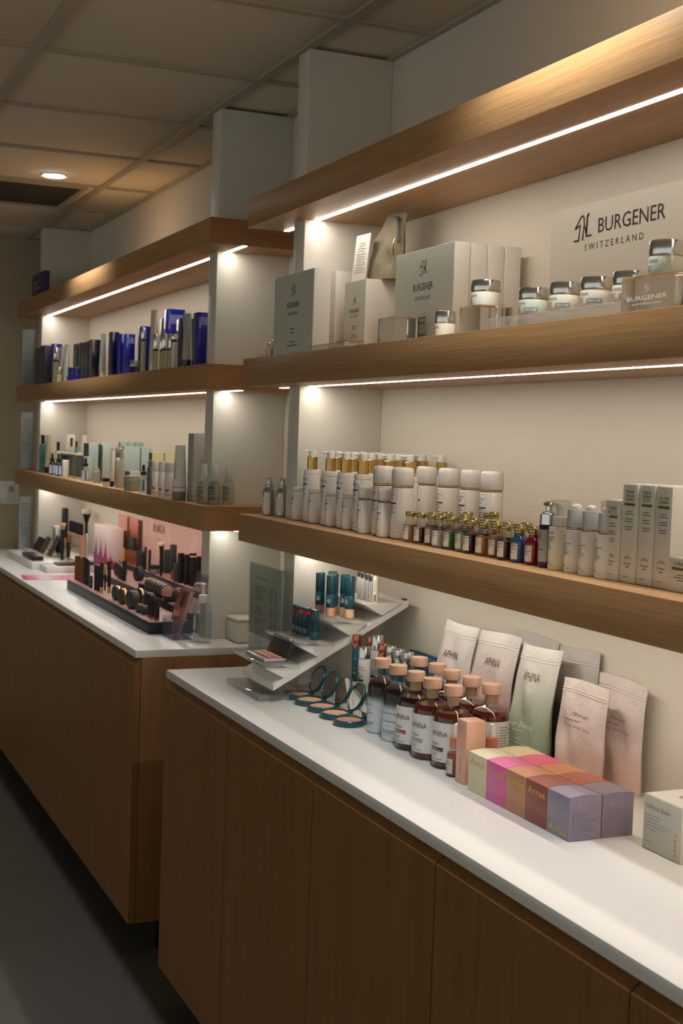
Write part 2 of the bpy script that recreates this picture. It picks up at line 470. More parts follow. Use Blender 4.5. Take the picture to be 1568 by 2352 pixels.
# ================================================================== NEAR UNIT, MIDDLE SHELF (z 1.730)
Z2 = 1.7302
def logo_mark(f, x, z, h, t):
    """line-drawn house-like monogram: pitched line, arch, leg and foot"""
    k = h
    f.stroke([(x-.62*k, z), (x-.28*k, z), (x-.24*k, z+.22*k), (x-.20*k, z+.62*k), (x-.56*k, z+.52*k), (x-.16*k, z+.95*k), (x-.02*k, z+1.0*k), (x+.08*k, z+.9*k), (x+.1*k, z+.6*k), (x+.05*k, z+.2*k), (x+.0*k, z)], t)
    f.stroke([(x+.1*k, z+.62*k), (x+.3*k, z+.2*k), (x+.33*k, z+.95*k)], t)
    f.stroke([(x+.33*k, z+.95*k), (x+.27*k, z+.4*k), (x+.3*k, z+.12*k), (x+.66*k, z+.12*k)], t)
    f.stroke([(x+.33*k, z+.95*k), (x+.42*k, z+1.02*k)], t*1.6)
def carton(name, label, cat, x0, x1, y0, y1, z, h, front, rest, group=None, rz=0):
    """folding carton: front panel colour, body colour, thin lid seam"""
    t = T(name, label, cat, ((x0+x1)/2, (y0+y1)/2, z), rz, group)
    w = (x1-x0)/2; d = (y1-y0)/2
    O('body', MB().box(-w, w, -d, d, 0, h, c=min(.0012, w*.2, d*.2)), rest, t)
    if front is not rest and front:
        O('front_panel', MB().box(-w+.0008, w-.0008, -d-.0005, -d+.0005, .0008, h-.0008), front, t)
    O('lid_flap', MB().box(-w+.001, w-.001, -d+.001, d-.001, h-.0004, h+.0006), rest, t)
    return t, w, d
def burg(t, w, d, h, sc, lines=True, badge=False):
    f = Flat(); zc = h*.56
    logo_mark(f, 0, zc+.034*sc, .026*sc, .0016*sc)
    f.text('BURGENER', 0, zc+.004*sc, .0142*sc, w=.082*sc)
    O('logo', f.front(-d-.0008), INK, t)
    g = Flat().text('SWITZERLAND', 0, zc-.014*sc, .0075*sc, w=.066*sc)
    if lines:
        g.lines(-.03*sc, zc-.05*sc, .06*sc, 2, .009*sc, .0035*sc, 3, 'C').lines(-.034*sc, zc-.082*sc, .068*sc, 2, .009*sc, .0035*sc, 4, 'C')
        if h > .19: g.lines(-.03*sc, zc-.128*sc, .06*sc, 2, .009*sc, .003*sc, 5, 'C')
    O('fine_print', g.front(-d-.0008), INKG, t)
    if badge:
        O('badge', Flat().rect(w-.040, .012, w-.008, .025).front(-d-.0008), INKG, t)
        O('badge_text', Flat().text('BIOME', w-.024, .0157, .0055).front(-d-.0011), CARD, t)
CARDSAGE = P('sage_white_card', (216, 220, 208), .28, coat=.2)
t, w, d = carton('product_box', 'wide pale carton in front of the divider, leftmost on the near middle shelf', 'box', -2.22, -1.955, -.283, -.240, Z2, .199, CARDSAGE, CARD)
burg(t, w, d, .199, 1.0)
t, w, d = carton('product_box', 'plain white carton edge behind the leftmost wide carton', 'box', -2.155, -2.090, -.17, -.127, Z2, .215, None, CARD)
t, w, d = carton('product_box', 'smaller deep white carton carrying the linen pouch', 'box', -2.030, -1.906, -.17, -.045, Z2, .178, CARDSAGE, CARD)
burg(t, w, d, .178, .64, True, True)
for k in range(4):
    y0 = -.17+.0375*k
    lab = ['large pale carton with black logo on its front, beside the deep carton', 'white carton directly behind the large logo carton', 'third white carton in the row running back from the large logo carton', 'rearmost white carton in the row running back from the large logo carton'][k]
    t, w, d = carton('product_box', lab, 'box', -1.745, -1.466+.006*k, y0, y0+.036, Z2, .213-.001*k, CARDSAGE if k == 0 else None, CARD, 'large cartons standing one behind another')
    if k == 0: burg(t, w, d, .213, 1.14)

# linen pouch with card
LINEN = P('raw_linen', (136, 128, 108), .85, vary=.35, scale=190, bump=.8)
def bag_surface(w, h, d, seed=0, lean=0.0, taper=0.0, wr=.004, round_=0.0):
    rnd = random.Random(seed); ph = [rnd.uniform(0, 6.3) for _ in range(8)]
    def S(u, v, s):
        half = w/2*(1-taper*v*v-round_*v**9)+w*.022*math.sin(5*v+ph[0])*math.sin(math.pi*v)+w*.012*math.sin(11*v+ph[5])*math.sin(math.pi*v)
        th = d/2*((1-v)**.75*.95+.05)*(max(0, 1-abs(u)**3))**.6
        wv = wr*(math.sin(7*u+4*v*3+ph[1])*.5+math.sin(13*v+3*u+ph[2])*.5+math.sin(4*u-9*v+ph[3])*.6)*(.35+.65*math.sin(math.pi*min(1, v*1.05)))*(1-abs(u)**4)
        return (u*half, s*(th+.0006)+wv*(1 if s < 0 else .6)+lean*v*v, h*v+(.004*math.cos(1.5*u+ph[4])*v))
    return S
def bag_mesh(w, h, d, seed=0, n=14, m=16, lean=0.0, taper=0.0, wr=.004, round_=0.0):
    S = bag_surface(w, h, d, seed, lean, taper, wr, round_)
    V = []; F = []
    for s in (-1, 1):
        for j in range(m+1):
            for i in range(n+1): V.append(S(-1+2*i/n, j/m, s))
    o = (n+1)*(m+1)
    for s in (0, 1):
        for j in range(m):
            for i in range(n):
                a = s*o+j*(n+1)+i; q = (a, a+1, a+n+2, a+n+1)
                F.append(q if s == 0 else q[::-1])
    for j in range(m):
        a = j*(n+1); F.append((a, a+n+1, o+a+n+1, o+a)); a += n; F.append((a, o+a, o+a+n+1, a+n+1))
    for i in range(n):
        F.append((i+1, i, o+i, o+i+1)); a = m*(n+1)+i; F.append((a, a+1, o+a+1, o+a))
    return MB().add(V, F)
t = T('linen_pouch', 'grey woven linen pouch with a zip, standing on the deep white carton', 'pouch', (-1.945, -.100, Z2+.1790))
b = bag_mesh(.172, .158, .062, 4, 16, 18, .01, .0, .006, round_=.05)
b.v = [(x, y, z-.045*max(0, (-.015-x)/.070)*min(1, z/.15)**2) for x, y, z in b.v]
O('bag', b, LINEN, t)
O('zip_tape', MB().tube([(.040, -.003, .1475), (.066, -.008, .142), (.082, -.012, .122), (.086, -.012, .085)], .0055, 8), P('zip_grey', (96, 94, 90), .6), t)
O('zip_puller', MB().tube([(.084, -.020, .092), (.087, -.026, .078), (.094, -.027, .062), (.097, -.025, .055), (.094, -.027, .052), (.087, -.027, .064), (.083, -.022, .086)], .0014, 6), GOLD, t)
t = T('info_card', 'white printed card leaning against the linen pouch', 'card', (-2.000, -.150, Z2+.1790), R(4))
O('card', MB().box(-.036, .036, 0, .0012, 0, .118).xf(Matrix.Rotation(R(-6), 4, 'X')), CARD, t)
f = Flat().lines(-.026, .095, .052, 12, .0065, .0022, 8, 'C')
O('print', f.front(-.0008).xf(Matrix.Rotation(R(-6), 4, 'X')), P('pale_print', (176, 174, 168), .6), t)

# clear pouch and stopper at the far end
t = T('clear_pouch', 'small clear plastic pouch with a pink insert at the shelf end by the leftmost carton', 'pouch', (-2.292, -.262, Z2))
O('film', bag_mesh(.075, .044, .02, 9, 10, 8, .003, .05, .003), thin('clear_film', (246, 246, 244), 1.5, .06, .05), t)
O('insert', MB().lathe([(.001, .004), (.013, .008), (.015, .016), (.01, .024), (.001, .027)], 16, .014, 0, .35), P('rose_insert', (186, 130, 112), .4), t)
t = T('glass_stopper', 'tiny faceted clear glass stopper at the left end of the near middle shelf', 'stopper', (-2.334, -.276, Z2))
O('knob', MB().lathe([(.004, 0), (.009, .004), (.010, .009), (.006, .014), (.001, .015)], 7), GLASS, t)
O('stem', MB().lathe([(.003, .002), (.003, .006)], 6, .016), GLASS, t)

# low acrylic tray with copper card and acrylic name blocks
t = T('acrylic_tray', 'low clear acrylic tray with a copper card in front of the deep carton', 'tray', (-1.86, -.27, Z2))
O('slab', MB().box(-.075, .13, -.028, .026, 0, .014, c=.003), ACRYLS, t)
O('copper_card', MB().box(.065, .128, -.022, .022, .0145, .016), P('copper_card', (206, 140, 104), .3, metal=.6), t)
def name_block(label, x0, x1, y0, y1, h):
    t = T('acrylic_block', label, 'display block', ((x0+x1)/2, (y0+y1)/2, Z2)); w = (x1-x0)/2; d = (y1-y0)/2
    O('block', MB().box(-w, w, -d, d, 0, h, c=.001), ACRYL, t)
    f = Flat(); logo_mark(f, 0, h*.56, h*.22, .0008); f.text('BURGENER', 0, h*.36, h*.12, w=w*1.5).text('SWITZERLAND', 0, h*.24, h*.05, w=w*1.1)
    O('engraving', f.front(-d-.0004), P('etched_white', (226, 228, 222), .6), t)
    return t, w, d
t, w, d = name_block('clear acrylic logo block in front of the large logo carton', -1.632, -1.561, -.262, -.20, .059)
O('back_plate', MB().box(-.034, .034, .0315, .0335, .002, .057), P('graphite_plate', (44, 50, 54), .35), t)
t, w, d = name_block('clear acrylic logo block at the right carrying the topmost cream jar', -.732, -.60, -.268, -.205, .058)
t = T('acrylic_riser', 'clear acrylic cube riser carrying a single cream jar beside the small jar', 'riser', (-1.247, -.215, Z2))
O('cube', MB().box(-.042, .042, -.035, .035, 0, .057, c=.001), ACRYL, t)
t = T('acrylic_riser', 'long low clear acrylic bar carrying four cream jars', 'riser', (-.945, -.226, Z2))
O('bar', MB().box(-.225, .225, -.032, .032, 0, .0275, c=.006), ACRYLS, t)

# cream jars
def jar_proto(r, h, label, loc, glassmat, sticker=True):
    t = T('cream_jar', label, 'jar', loc, 0, 'chrome lidded cream jars on the near middle shelf')
    hb = h*.56
    O('body', MB().lathe([(r*.86, 0), (r*.97, .0015), (r, .004), (r, hb-.003), (r*.95, hb)], 40), glassmat, t)
    O('lid', MB().lathe([(r*.99, hb+.0005), (r*1.01, hb+.002), (r*1.01, h-.003), (r*.97, h-.0006), (r*.92, h)], 40), CHROME, t)
    O('rim', MB().lathe([(r*.9, hb-.001), (r*.985, hb-.0005), (r*.985, hb+.001)], 32), GOLD, t)
    f = Flat().text('BURGENER', -r*.15, hb*.62, hb*.16, w=r*1.25).lines(-r*.7, hb*.42, r*.8, 3, hb*.11, hb*.045, 6)
    O('print', f.wrap(r+.0003), INKG, t)
    if sticker:
        O('sticker', Flat().rect(r*.35, hb*.1, r*1.35, hb*.4, 6).wrap(r+.0004), P('sticker_grey', (128, 132, 128), .5), t)
        O('sticker_text', Flat().text('TRY ME', r*.85, hb*.17, hb*.16, w=r*.86).wrap(r+.0007), CARD, t)
    return t
CREAMJ = P('milky_cream_glass', (224, 218, 198), .18, coat=.4)
SAGEJ = P('milky_sage_glass', (196, 204, 182), .2, coat=.4)
j = jar_proto(.0265, .047, 'sage cream jar on the clear bar, leftmost of the four', (-1.054, -.228, Z2+.028), SAGEJ)
for k, x in enumerate((-.952, -.858, -.768)):
    c_ = dup(j, (x, -.228, Z2+.028), f'milky cream jar on the clear bar, {ORD[k+1]} from the left of the four'); swap(c_, 'body', CREAMJ)
jar_proto(.0285, .05, 'cream jar standing alone on the clear cube riser', (-1.25, -.215, Z2+.0575), CREAMJ, False)
jar_proto(.0262, .052, 'sage cream jar standing on the right logo block', (-.666, -.236, Z2+.0585), SAGEJ, False)
jar_proto(.0205, .054, 'small cream jar standing low on the shelf beside the cube riser', (-1.345, -.25, Z2), CREAMJ, False)

# frosted brand sign against the wall
t = T('brand_sign', 'frosted acrylic brand sign with black lettering at the back of the shelf', 'sign', (-1.0745, -.029, Z2))
w, h = .238, .262
pts = []
for cx_, cz_, a0 in ((w-.012, h-.012, 0), (-w+.012, h-.012, 90), (-w+.004, .004, 180), (w-.004, .004, 270)):
    rr = .012 if cz_ > .1 else .004
    for k in range(5):
        a = R(a0+22.5*k); pts.append((cx_+rr*math.cos(a), cz_+rr*math.sin(a)))
m = MB(); n = len(pts)
m.add([(x, -.006, z) for x, z in pts]+[(x, .006, z) for x, z in pts], [tuple(range(n)), tuple(range(2*n-1, n-1, -1))]+[(i, n+i, n+(i+1) % n, (i+1) % n) for i in range(n)])
O('panel', m, P('frosted_acrylic', (214, 210, 196), .3, coat=.2, trans=.08), t)
f = Flat(); logo_mark(f, -.125, h-.067, .046, .0035)
O('emblem', f.front(-.0066), INK, t)
f = Flat(); f.text('BURGENER', .030, h-.060, .028, w=.205)
O('lettering', f.front(-.0066), INK, t)
O('sub_lettering', Flat().text('S W I T Z E R L A N D', -.022, h-.089, .0125, w=.187).front(-.0066), P('dark_grey_ink', (58, 56, 54), .6), t)

# ================================================================== NEAR UNIT, LOWEST SHELF (z 1.316)
Z3 = 1.3162
G_SET = 'white skincare bottles on the near lowest shelf'
LABELPAPER = P('ivory_label', (234, 230, 218), .45)
def brand_print(t, r, h0, h1, title, bar, off=0.0, big=1.0):
    """bottle print: title, bar, fine lines, small gold crest and foot line"""
    H = h1-h0; w = r*1.15
    f = Flat()
    for i, s_ in enumerate(title): f.text(s_, -w*.5, h1-H*.10-i*H*.085, H*.055*big, align='L', sx=.8)
    zb = h1-H*.16-(len(title)-1)*H*.085
    f.lines(-w*.5, zb-H*.09, w*.9, 6, H*.055, H*.016, hash(title[0]) % 50)
    f.text('biologique', -w*.5, h0+H*.115, H*.028, align='L').lines(-w*.5, h0+H*.085, w*.6, 1, 1, H*.012, 2).lines(w*.15, h0+H*.03, w*.45, 1, 1, H*.012, 4)
    O('print', f.wrap(r+.0004, 0, off), P('slate_ink', (52, 54, 66), .6), t)
    O('bar', Flat().rect(-w*.5, zb-H*.045, w*.5, zb-H*.012, 5).wrap(r+.0005, 0, off), bar, t)
    O('crest', Flat().stroke([(-w*.5, h0+H*.17), (-w*.42, h0+H*.215), (-w*.36, h0+H*.18), (-w*.3, h0+H*.22), (-w*.22, h0+H*.17)], H*.012).wrap(r+.0004, 0, off), OCHRE, t)
def bottle_prof(r, h, rb=.006, sh=.006):
    return [(r-rb, 0), (r-rb*.3, rb*.3), (r, rb), (r, h-sh), (r-sh*.3, h-sh*.3), (r-sh, h)]

# aluminium spray bottles left of the divider
ALU = P('brushed_aluminium', (176, 176, 168), .33, metal=1)
def alu_bottle(loc, label, proto=[]):
    if proto: return dup(proto[0], loc, label)
    t = T('spray_bottle', label, 'bottle', loc, 0, 'aluminium spray bottles at the shelf end')
    r = .0168
    O('bottle', MB().lathe([(r-.002, 0), (r, .002), (r, .060), (r*.93, .066), (r*.66, .0725), (r*.62, .075)], 32), ALU, t)
    O('neck_ring', MB().lathe([(r*.6, .0745), (r*.7, .075), (r*.7, .078), (r*.64, .079), (r*.7, .08), (r*.7, .083), (r*.62, .0835)], 24), ALU, t)
    O('spray_cap', MB().lathe([(r*.42, .0835), (r*.45, .084), (r*.45, .098), (r*.40, .1)], 24), SILVER, t)
    O('label', Flat().rect(-.024, .010, .024, .049, 12).wrap(r+.0003), LABELPAPER, t)
    O('label_bar', Flat().rect(-.022, .036, .002, .0395, 6).wrap(r+.0006), NAVYINK, t)
    O('label_print', Flat().lines(-.022, .031, .02, 4, .004, .0014, 3).lines(-.022, .013, .014, 1, 1, .002, 4).text('MIST', -.022, .042, .0035, align='L').wrap(r+.0006), INKG, t)
    proto.append(t); return t
alu_bottle((-2.332, -.241, Z3), 'aluminium spray bottle, leftmost of the three at the shelf end')
alu_bottle((-2.281, -.222, Z3), 'aluminium spray bottle, nearest the divider of the three at the shelf end')
alu_bottle((-2.298, -.166, Z3), 'aluminium spray bottle behind the other two at the shelf end')

# small white bottles in front
def small_bottle():
    t = T('lotion_bottle', '', 'bottle', (0, 0, 0), 0, G_SET); r = .0165
    O('bottle', MB().lathe(bottle_prof(r, .074, .006, .004), 32), WHITEG, t)
    O('cap', MB().lathe([(r*.9, .0742), (r*.92, .075), (r*.92, .081), (r*.86, .084), (r*.8, .0845)], 32), WHITEG, t)
    brand_print(t, r, .006, .066, ['DERMO-S'], NAVYINK)
    return t
p = small_bottle()
XS_S = (-2.140, -2.027, -1.920, -1.819)
for k, x in enumerate(XS_S):
    lab = f'short white lotion bottle in the front row, {ORD[k]} from the divider'
    if k == 0: p.location = (x, -.234, Z3); p['label'] = lab
    else: c_ = dup(p, (x, -.234, Z3), lab)
# tall pump bottles
def pump_bottle(hb, hc, hp, r, names, label, loc, noz=180):
    t = T('pump_bottle', label, 'bottle', loc, 0, 'white pump bottles with gold collars')
    O('bottle', MB().lathe(bottle_prof(r, hb-.012, .007, .003), 36), WHITEG, t)
    O('shoulder', MB().lathe([(r*.93, hb-.0118), (r*.93, hb-.003), (r*.86, hb), (r*.6, hb+.0006)], 36), WHITEG, t)
    rc = r*.60
    O('collar', MB().lathe([(rc, hb+.0008), (rc, hc-.001), (rc*.9, hc)], 32), GOLD, t)
    m = MB().lathe([(rc*.74, hc), (rc*.74, hp-.003), (rc*.7, hp-.0008), (rc*.5, hp)], 28)
    a = R(noz); m.tube([(rc*.4*math.cos(a), rc*.4*math.sin(a), hp-.0036), (rc*1.55*math.cos(a), rc*1.55*math.sin(a), hp-.0034)], .0026, 10)
    O('pump_head', m, WHITE, t)
    if names: brand_print(t, r, .006, hb-.016, names, NAVYINK)
    return t
XT = (-2.075, -1.958, -1.865, -1.768)
tall = pump_bottle(.131, .163, .179, .0213, ['DERMO-S'], 'tall white pump bottle in the front row, first from the divider', (XT[0], -.224, Z3), 250)
for k in (1, 2, 3):
    c_ = dup(tall, (XT[k], -.224, Z3), f'tall white pump bottle in the front row, {ORD[k]} from the divider')
rows = [(-.160, (-2.06, -1.962, -1.862, -1.765), 'second'), (-.085, (-2.075, -1.968, -1.866), 'third')]
for y, xs, nme in rows:
    for k, x in enumerate(xs):
        dup(tall, (x, y, Z3), f'tall white pump bottle in the {nme} row, {ORD[k]} from the divider')
dup(tall, (-1.664, -.158, Z3), 'tall white pump bottle directly behind the large capped bottle nearest the pumps')
for k, x in enumerate((-1.964, -1.912, -1.86, -1.762)):
    dup(tall, (x, -.026, Z3), f'tall white pump bottle against the wall behind the capped bottles, {ORD[k]} from the left')
mid = pump_bottle(.082, .112, .131, .0165, None, 'mid-height white pump bottle half hidden behind the short bottles, first from the divider', (-2.122, -.190, Z3), 215)
for k, x in enumerate((-2.012, -1.912, -1.815)):
    dup(mid, (x, -.192, Z3), f'mid-height white pump bottle half hidden behind the short bottles, {ORD[k+1]} from the divider')
# large capped bottles
def capped(r, h, names, label, loc, group):
    t = T('capped_bottle', label, 'bottle', loc, 0, group)
    hc = h*.735
    O('bottle', MB().lathe(bottle_prof(r, hc-.002, r*.3, .004), 40), WHITEG, t)
    O('ring', MB().lathe([(r*.95, hc-.0018), (r*.985, hc-.001), (r*.985, hc+.0012), (r*.95, hc+.0018)], 36), GOLD, t)
    rc = r*.99
    O('cap', MB().lathe([(rc*.97, hc+.002), (rc, hc+.003), (rc, h-r*.42), (rc*.95, h-r*.18), (rc*.84, h-r*.05), (rc*.6, h), ], 40), WHITEG, t)
    fr = Flat(); w = r*.62; z0 = h*.05; z1 = hc-h*.05; q = .0006
    for a in ((-w, z0, -w+q, z1), (w-q, z0, w, z1)): fr.rect(*a)
    fr.rect(-w, z0, w, z0+q, 8).rect(-w, z1-q, w, z1, 8)
    O('label_frame', fr.wrap(r+.0004), GOLDINK, t)
    brand_print(t, r, z0+.004, z1-.004, names, NAVYINK)
    return t
big = capped(.0245, .154, ['TON PSO', 'DE 400'], 'large white capped bottle in the front row beside the pump bottles', (-1.661, -.222, Z3), 'large white capped bottles')
dup(big, (-1.564, -.223, Z3), 'large white capped bottle in the front row beside the vials')
for k, x in enumerate((-1.712, -1.604, -1.503, -1.4145)):
    dup(big, (x, -.09, Z3), f'large white capped bottle by the wall behind the vials, {ORD[k]} from the left')
sm = capped(.0165, .1065, ['TON PSO', 'DE 400'], 'small white round-capped bottle left of the first large capped bottle', (-1.711, -.243, Z3), 'small white capped bottles')
dup(sm, (-1.607, -.243, Z3), 'small white round-capped bottle between the two large front capped bottles')

# vials
def vial_glass(): return MB().lathe([(.0104, 0), (.0124, .0010), (.0130, .0035), (.0130, .0365), (.0124, .041), (.0100, .0452), (.0078, .0478), (.0076, .0535)], 28)
def vial_proto(loc, label, name, fill, mat):
    t = T('serum_vial', label, 'vial', loc, 0, 'gold capped serum vials')
    O('glass', vial_glass(), VGLASS, t)
    O('liquid', MB().lathe([(.0100, .0015), (.0119, .003), (.0123, .006), (.0123, min(fill, .036)), (.0119, fill+.0003)], 24), mat, t)
    O('cap', MB().lathe([(.0080, .0528), (.0090, .0534), (.0090, .0546), (.0084, .0552), (.0084, .0560), (.0094, .0567), (.0097, .0580), (.0097, .0622), (.0090, .0636), (.005, .0640)], 28), GOLDS, t)
    O('label', Flat().rect(-.0112, .006, .0112, .034, 12).wrap(.0132), LABELPAPER, t)
    O('label_bar', Flat().rect(-.0096, .0235, .0096, .0250, 6).wrap(.0135), OCHRE, t)
    f = Flat().text(name, -.0096, .0292, .0034, align='L', sx=.85).text('COMPLEXE', -.0096, .0260, .0022, align='L', sx=.85).lines(-.0096, .0215, .016, 3, .0024, .0009, len(name)).text('biologique', -.0096, .0085, .0018, align='L')
    O('label_print', f.wrap(.0135), INK, t)
    return t
def liq(n, rgb): return P('liquid_'+n, rgb, .12, coat=.4, trans=.25, ior=1.33)
VIALS = [('PLACENTA', 'pale orange', (212, 132, 84), .036), ('COLOSTRUM', 'dark red-brown', (104, 44, 26), .034), ('CODE VG', 'reddish brown', (136, 52, 28), .035), ('TIMO VG', 'milky white', (232, 226, 208), .033), ('PROTEINES', 'bright green', (60, 128, 34), .035), ('CAVIAR', 'pale aqua', (150, 208, 204), .034), ('DU DERMIL', 'near-black', (42, 22, 20), .037), ('DERME', 'amber', (208, 136, 48), .035), ('X-GLYCA', 'russet', (140, 64, 34), .036), ('CENTELLA', 'dark brown', (64, 28, 20), .034), ('DU SEBUM', 'blue glass', (48, 82, 136), .040), ('RUSSIN', 'ruby red', (142, 18, 24), .041)]
VX = (-1.488, -1.446, -1.398, -1.352, -1.300, -1.258, -1.215, -1.170, -1.124, -1.090, -1.052, -1.012)
VX = tuple(-1.488+(.0432*k) for k in range(12))
vp = None
for k, (n, cname, rgb, fill) in enumerate(VIALS):
    v = vial_proto((VX[k], -.239+.003*(k % 3), Z3), f'gold capped vial of {cname} serum in the front row of vials', n, fill, liq(cname.replace(' ', '_'), rgb))
    if k >= 10: swap(v, 'glass', P('tinted_glass_'+str(rgb[0]), rgb, .06, coat=.5))
    if vp is None: vp = v
back = [(-1.471, -.196, 1), (-1.424, -.196, 2), (-1.380, -.196, 0), (-1.334, -.196, 6), (-1.292, -.196, 7), (-1.249, -.196, 1), (-1.207, -.196, 3), (-1.164, -.196, 8), (-1.121, -.196, 7), (-1.075, -.196, 9), (-1.030, -.194, 1),
        (-1.482, -.155, 0), (-1.402, -.158, 8), (-1.165, -.155, 7)]
tallv = [(-1.428, -.137, 1, 1.055), (-1.362, -.126, 6, 1.10), (-1.313, -.14, 7, 1.17)]
used = {}
for x, y, ci in back:
    row = 'second' if y < -.19 else 'third' if y < -.15 else 'fourth' if y < -.1 else 'fifth'
    used[row] = used.get(row, 0)+1
    c_ = dup(vp, (x, y, Z3), f'gold capped vial in the {row} row from the shelf edge, {ORD[used[row]-1]} from left')
    swap(c_, 'liquid', liq(VIALS[ci][1].replace(' ', '_'), VIALS[ci][2]))

for k, (x, y, ci, sc) in enumerate(tallv):
    c_ = dup(vp, (x, y, Z3), f'taller gold capped vial at the back in front of the capped bottles, {ORD[k]} from left')
    c_.scale = (1, 1, sc); swap(c_, 'liquid', liq(VIALS[ci][1].replace(' ', '_'), VIALS[ci][2]))
for o in list(bpy.data.objects):
    if o.parent is None and o.name.startswith('serum_vial'): o.scale.x = o.scale.y = 1.13
# navy pump bottle
t = T('serum_bottle', 'navy glass serum bottle with chrome pump right of the vials', 'bottle', (-.968, -.232, Z3)); r = .0160
O('bottle', MB().lathe(bottle_prof(r, .074, .002, .001), 32), NAVYGLASS, t)
O('collar', MB().lathe([(r*.96, .0745), (r*.96, .0925), (r*.88, .094)], 32), CHROME, t)
O('pump', MB().lathe([(r*.62, .094), (r*.62, .0965), (r*.34, .098), (r*.34, .106), (r*.60, .1075), (r*.66, .110), (r*.55, .1135), (r*.2, .115)], 28), CHROME, t)
O('label', Flat().rect(-.016, .010, .016, .066, 12).wrap(r+.0003), P('grey_label', (176, 180, 178), .45), t)
O('label_print', Flat().text('VIP O2', -.014, .055, .004, align='L').text('SERUM', -.014, .049, .004, align='L').lines(-.014, .038, .024, 3, .0035, .0013, 3).text('biologique', -.014, .018, .0024, align='L').wrap(r+.0006), INK, t)
O('label_bar', Flat().rect(-.014, .0435, .014, .0462, 6).wrap(r+.0006), OCHRE, t)
# white dispenser with clear overcap, then droppers
r = .0182
t = T('serum_bottle', 'ivory serum bottle with clear overcap beside the navy bottle', 'bottle', (-.926, -.236, Z3))
O('bottle', MB().lathe(bottle_prof(r, .074, .002, .002), 32), P('ivory_plastic', (232, 226, 204), .3), t)
O('overcap', MB().lathe([(r*.95, .0745), (r*.95, .117), (r*.9, .119)], 32), thin('clear_plastic_cap', (244, 244, 240), 1.5, .05, .12), t)
O('pump', MB().lathe([(r*.7, .075), (r*.7, .09), (r*.35, .092), (r*.35, .107), (r*.5, .108), (r*.5, .114)], 24), WHITE, t)
brand_print(t, r, .006, .068, ['VITON 400'], OCHRE)
def dropper(loc, names, label, proto=None):
    t = T('serum_bottle', label, 'bottle', loc, 0, 'white press-pump serum bottles'); r = .0182
    O('bottle', MB().lathe(bottle_prof(r, .073, .002, .004), 32), WHITE, t)
    O('ring', MB().lathe([(r*.80, .0732), (r*.84, .074), (r*.84, .0755), (r*.8, .076)], 28), GOLD, t)
    O('cap', MB().lathe([(r*.84, .0762), (r*.83, .105), (r*.8, .106), (r*.62, .1062)], 28), P('pale_grey_plastic', (206, 208, 208), .4), t)
    O('button', MB().lathe([(r*.52, .1064), (r*.52, .110), (r*.42, .113), (r*.2, .1155)], 24), WHITE, t)
    brand_print(t, r, .006, .066, names, OCHRE)
    return t
for k, (x, nme) in enumerate(((-.880, ['FLUID', 'PRES']), (-.836, ['FLUID', 'ECOLE']), (-.790, ['FLUID', 'V.R.L.']))):
    dropper((x, -.234, Z3), nme, f'white serum bottle with grey press cap, {ORD[k]} from the navy bottle')
for k, x in enumerate((-.86, -.81)):
    dropper((x, -.155, Z3), ['FLUID'], f'white serum bottle in the rear pair behind the press-cap bottles, {ORD[k]} from the left')
t = T('acrylic_case', 'clear acrylic case standing behind the white serum bottles', 'case', (-.85, -.085, Z3))
m = MB()
for a in ((-.12, .12, -.04, -.038, 0, .117), (-.12, .12, .038, .04, 0, .117), (-.12, -.118, -.038, .038, 0, .117), (.118, .12, -.038, .038, 0, .117)): m.box(*a)
O('case', m, thin('clear_case', (248, 248, 247)), t)

# tall white cartons at the right
IVORYC = P('ivory_carton', (238, 236, 224), .42)
def slim_box(x0, x1, y0, dd, h, lines3, label):
    t = T('product_box', label, 'box', ((x0+x1)/2, y0+dd/2, Z3), 0, 'slim ivory cartons at the right of the lowest shelf'); w = (x1-x0)/2; d = dd/2
    O('body', MB().box(-w, w, -d, d, 0, h, c=.0012), IVORYC, t)
    O('lid_flap', MB().box(-w+.001, w-.001, -d+.001, d-.001, h-.0003, h+.0007), CARD, t)
    zt = h*.80 if h > .1 else h*.7
    f = Flat()
    for i, s_ in enumerate(lines3): f.text(s_, 0, zt+.0062*(len(lines3)-1-i)+.005, .0045, w=w*1.15)
    O('title', f.front(-d-.0003), P('bronze_ink', (86, 78, 56), .6), t)
    O('bar', Flat().rect(-w*.72, zt-.0024, w*.72, zt+.0018).front(-d-.0004), P('olive_gold', (140, 112, 40), .45, metal=.3), t)
    g = Flat()
    if h > .1:
        g.lines(-w*.6, zt-.012, w*1.2, 2, .004, .0013, 4, 'C').lines(-w*.6, zt-.024, w*1.2, 2, .004, .0013, 5, 'C').lines(-w*.6, zt-.036, w*1.2, 2, .004, .0013, 6, 'C')
        g.text('biologique', 0, .029, .0034).lines(-w*.4, .024, w*.8, 1, 1, .0016, 3, 'C').lines(-w*.7, .009, w*1.4, 1, 1, .001, 7)
        O('crest', Flat().stroke([(-.009, .036), (-.006, .041), (-.002, .038), (0, .043), (.003, .038), (.006, .041), (.009, .036)], .0012).front(-d-.0004), OCHRE, t)
    else:
        g.lines(-w*.6, zt-.010, w*1.2, 3, .004, .0013, 4, 'C')
    O('fine_print', g.front(-d-.0004), INKG, t)
    if x1 > -.65 and h > .1:
        O('side_print', Flat().lines(-d*.7, h*.84, d*1.4, 13, .0045, .0015, 11).right(w+.0004), P('pale_print', (176, 174, 168), .6), t)
slim_box(-.789, -.7495, -.240, .044, .127, ['TOLSKIN', 'C'], 'slim ivory carton, shortest of the four tall ones, next to the serum bottles')
slim_box(-.7475, -.709, -.237, .05, .1545, ['EMULSION', 'ORIGINALE', 'REGENERANTE'], 'slim tall ivory carton second from the serum bottles')
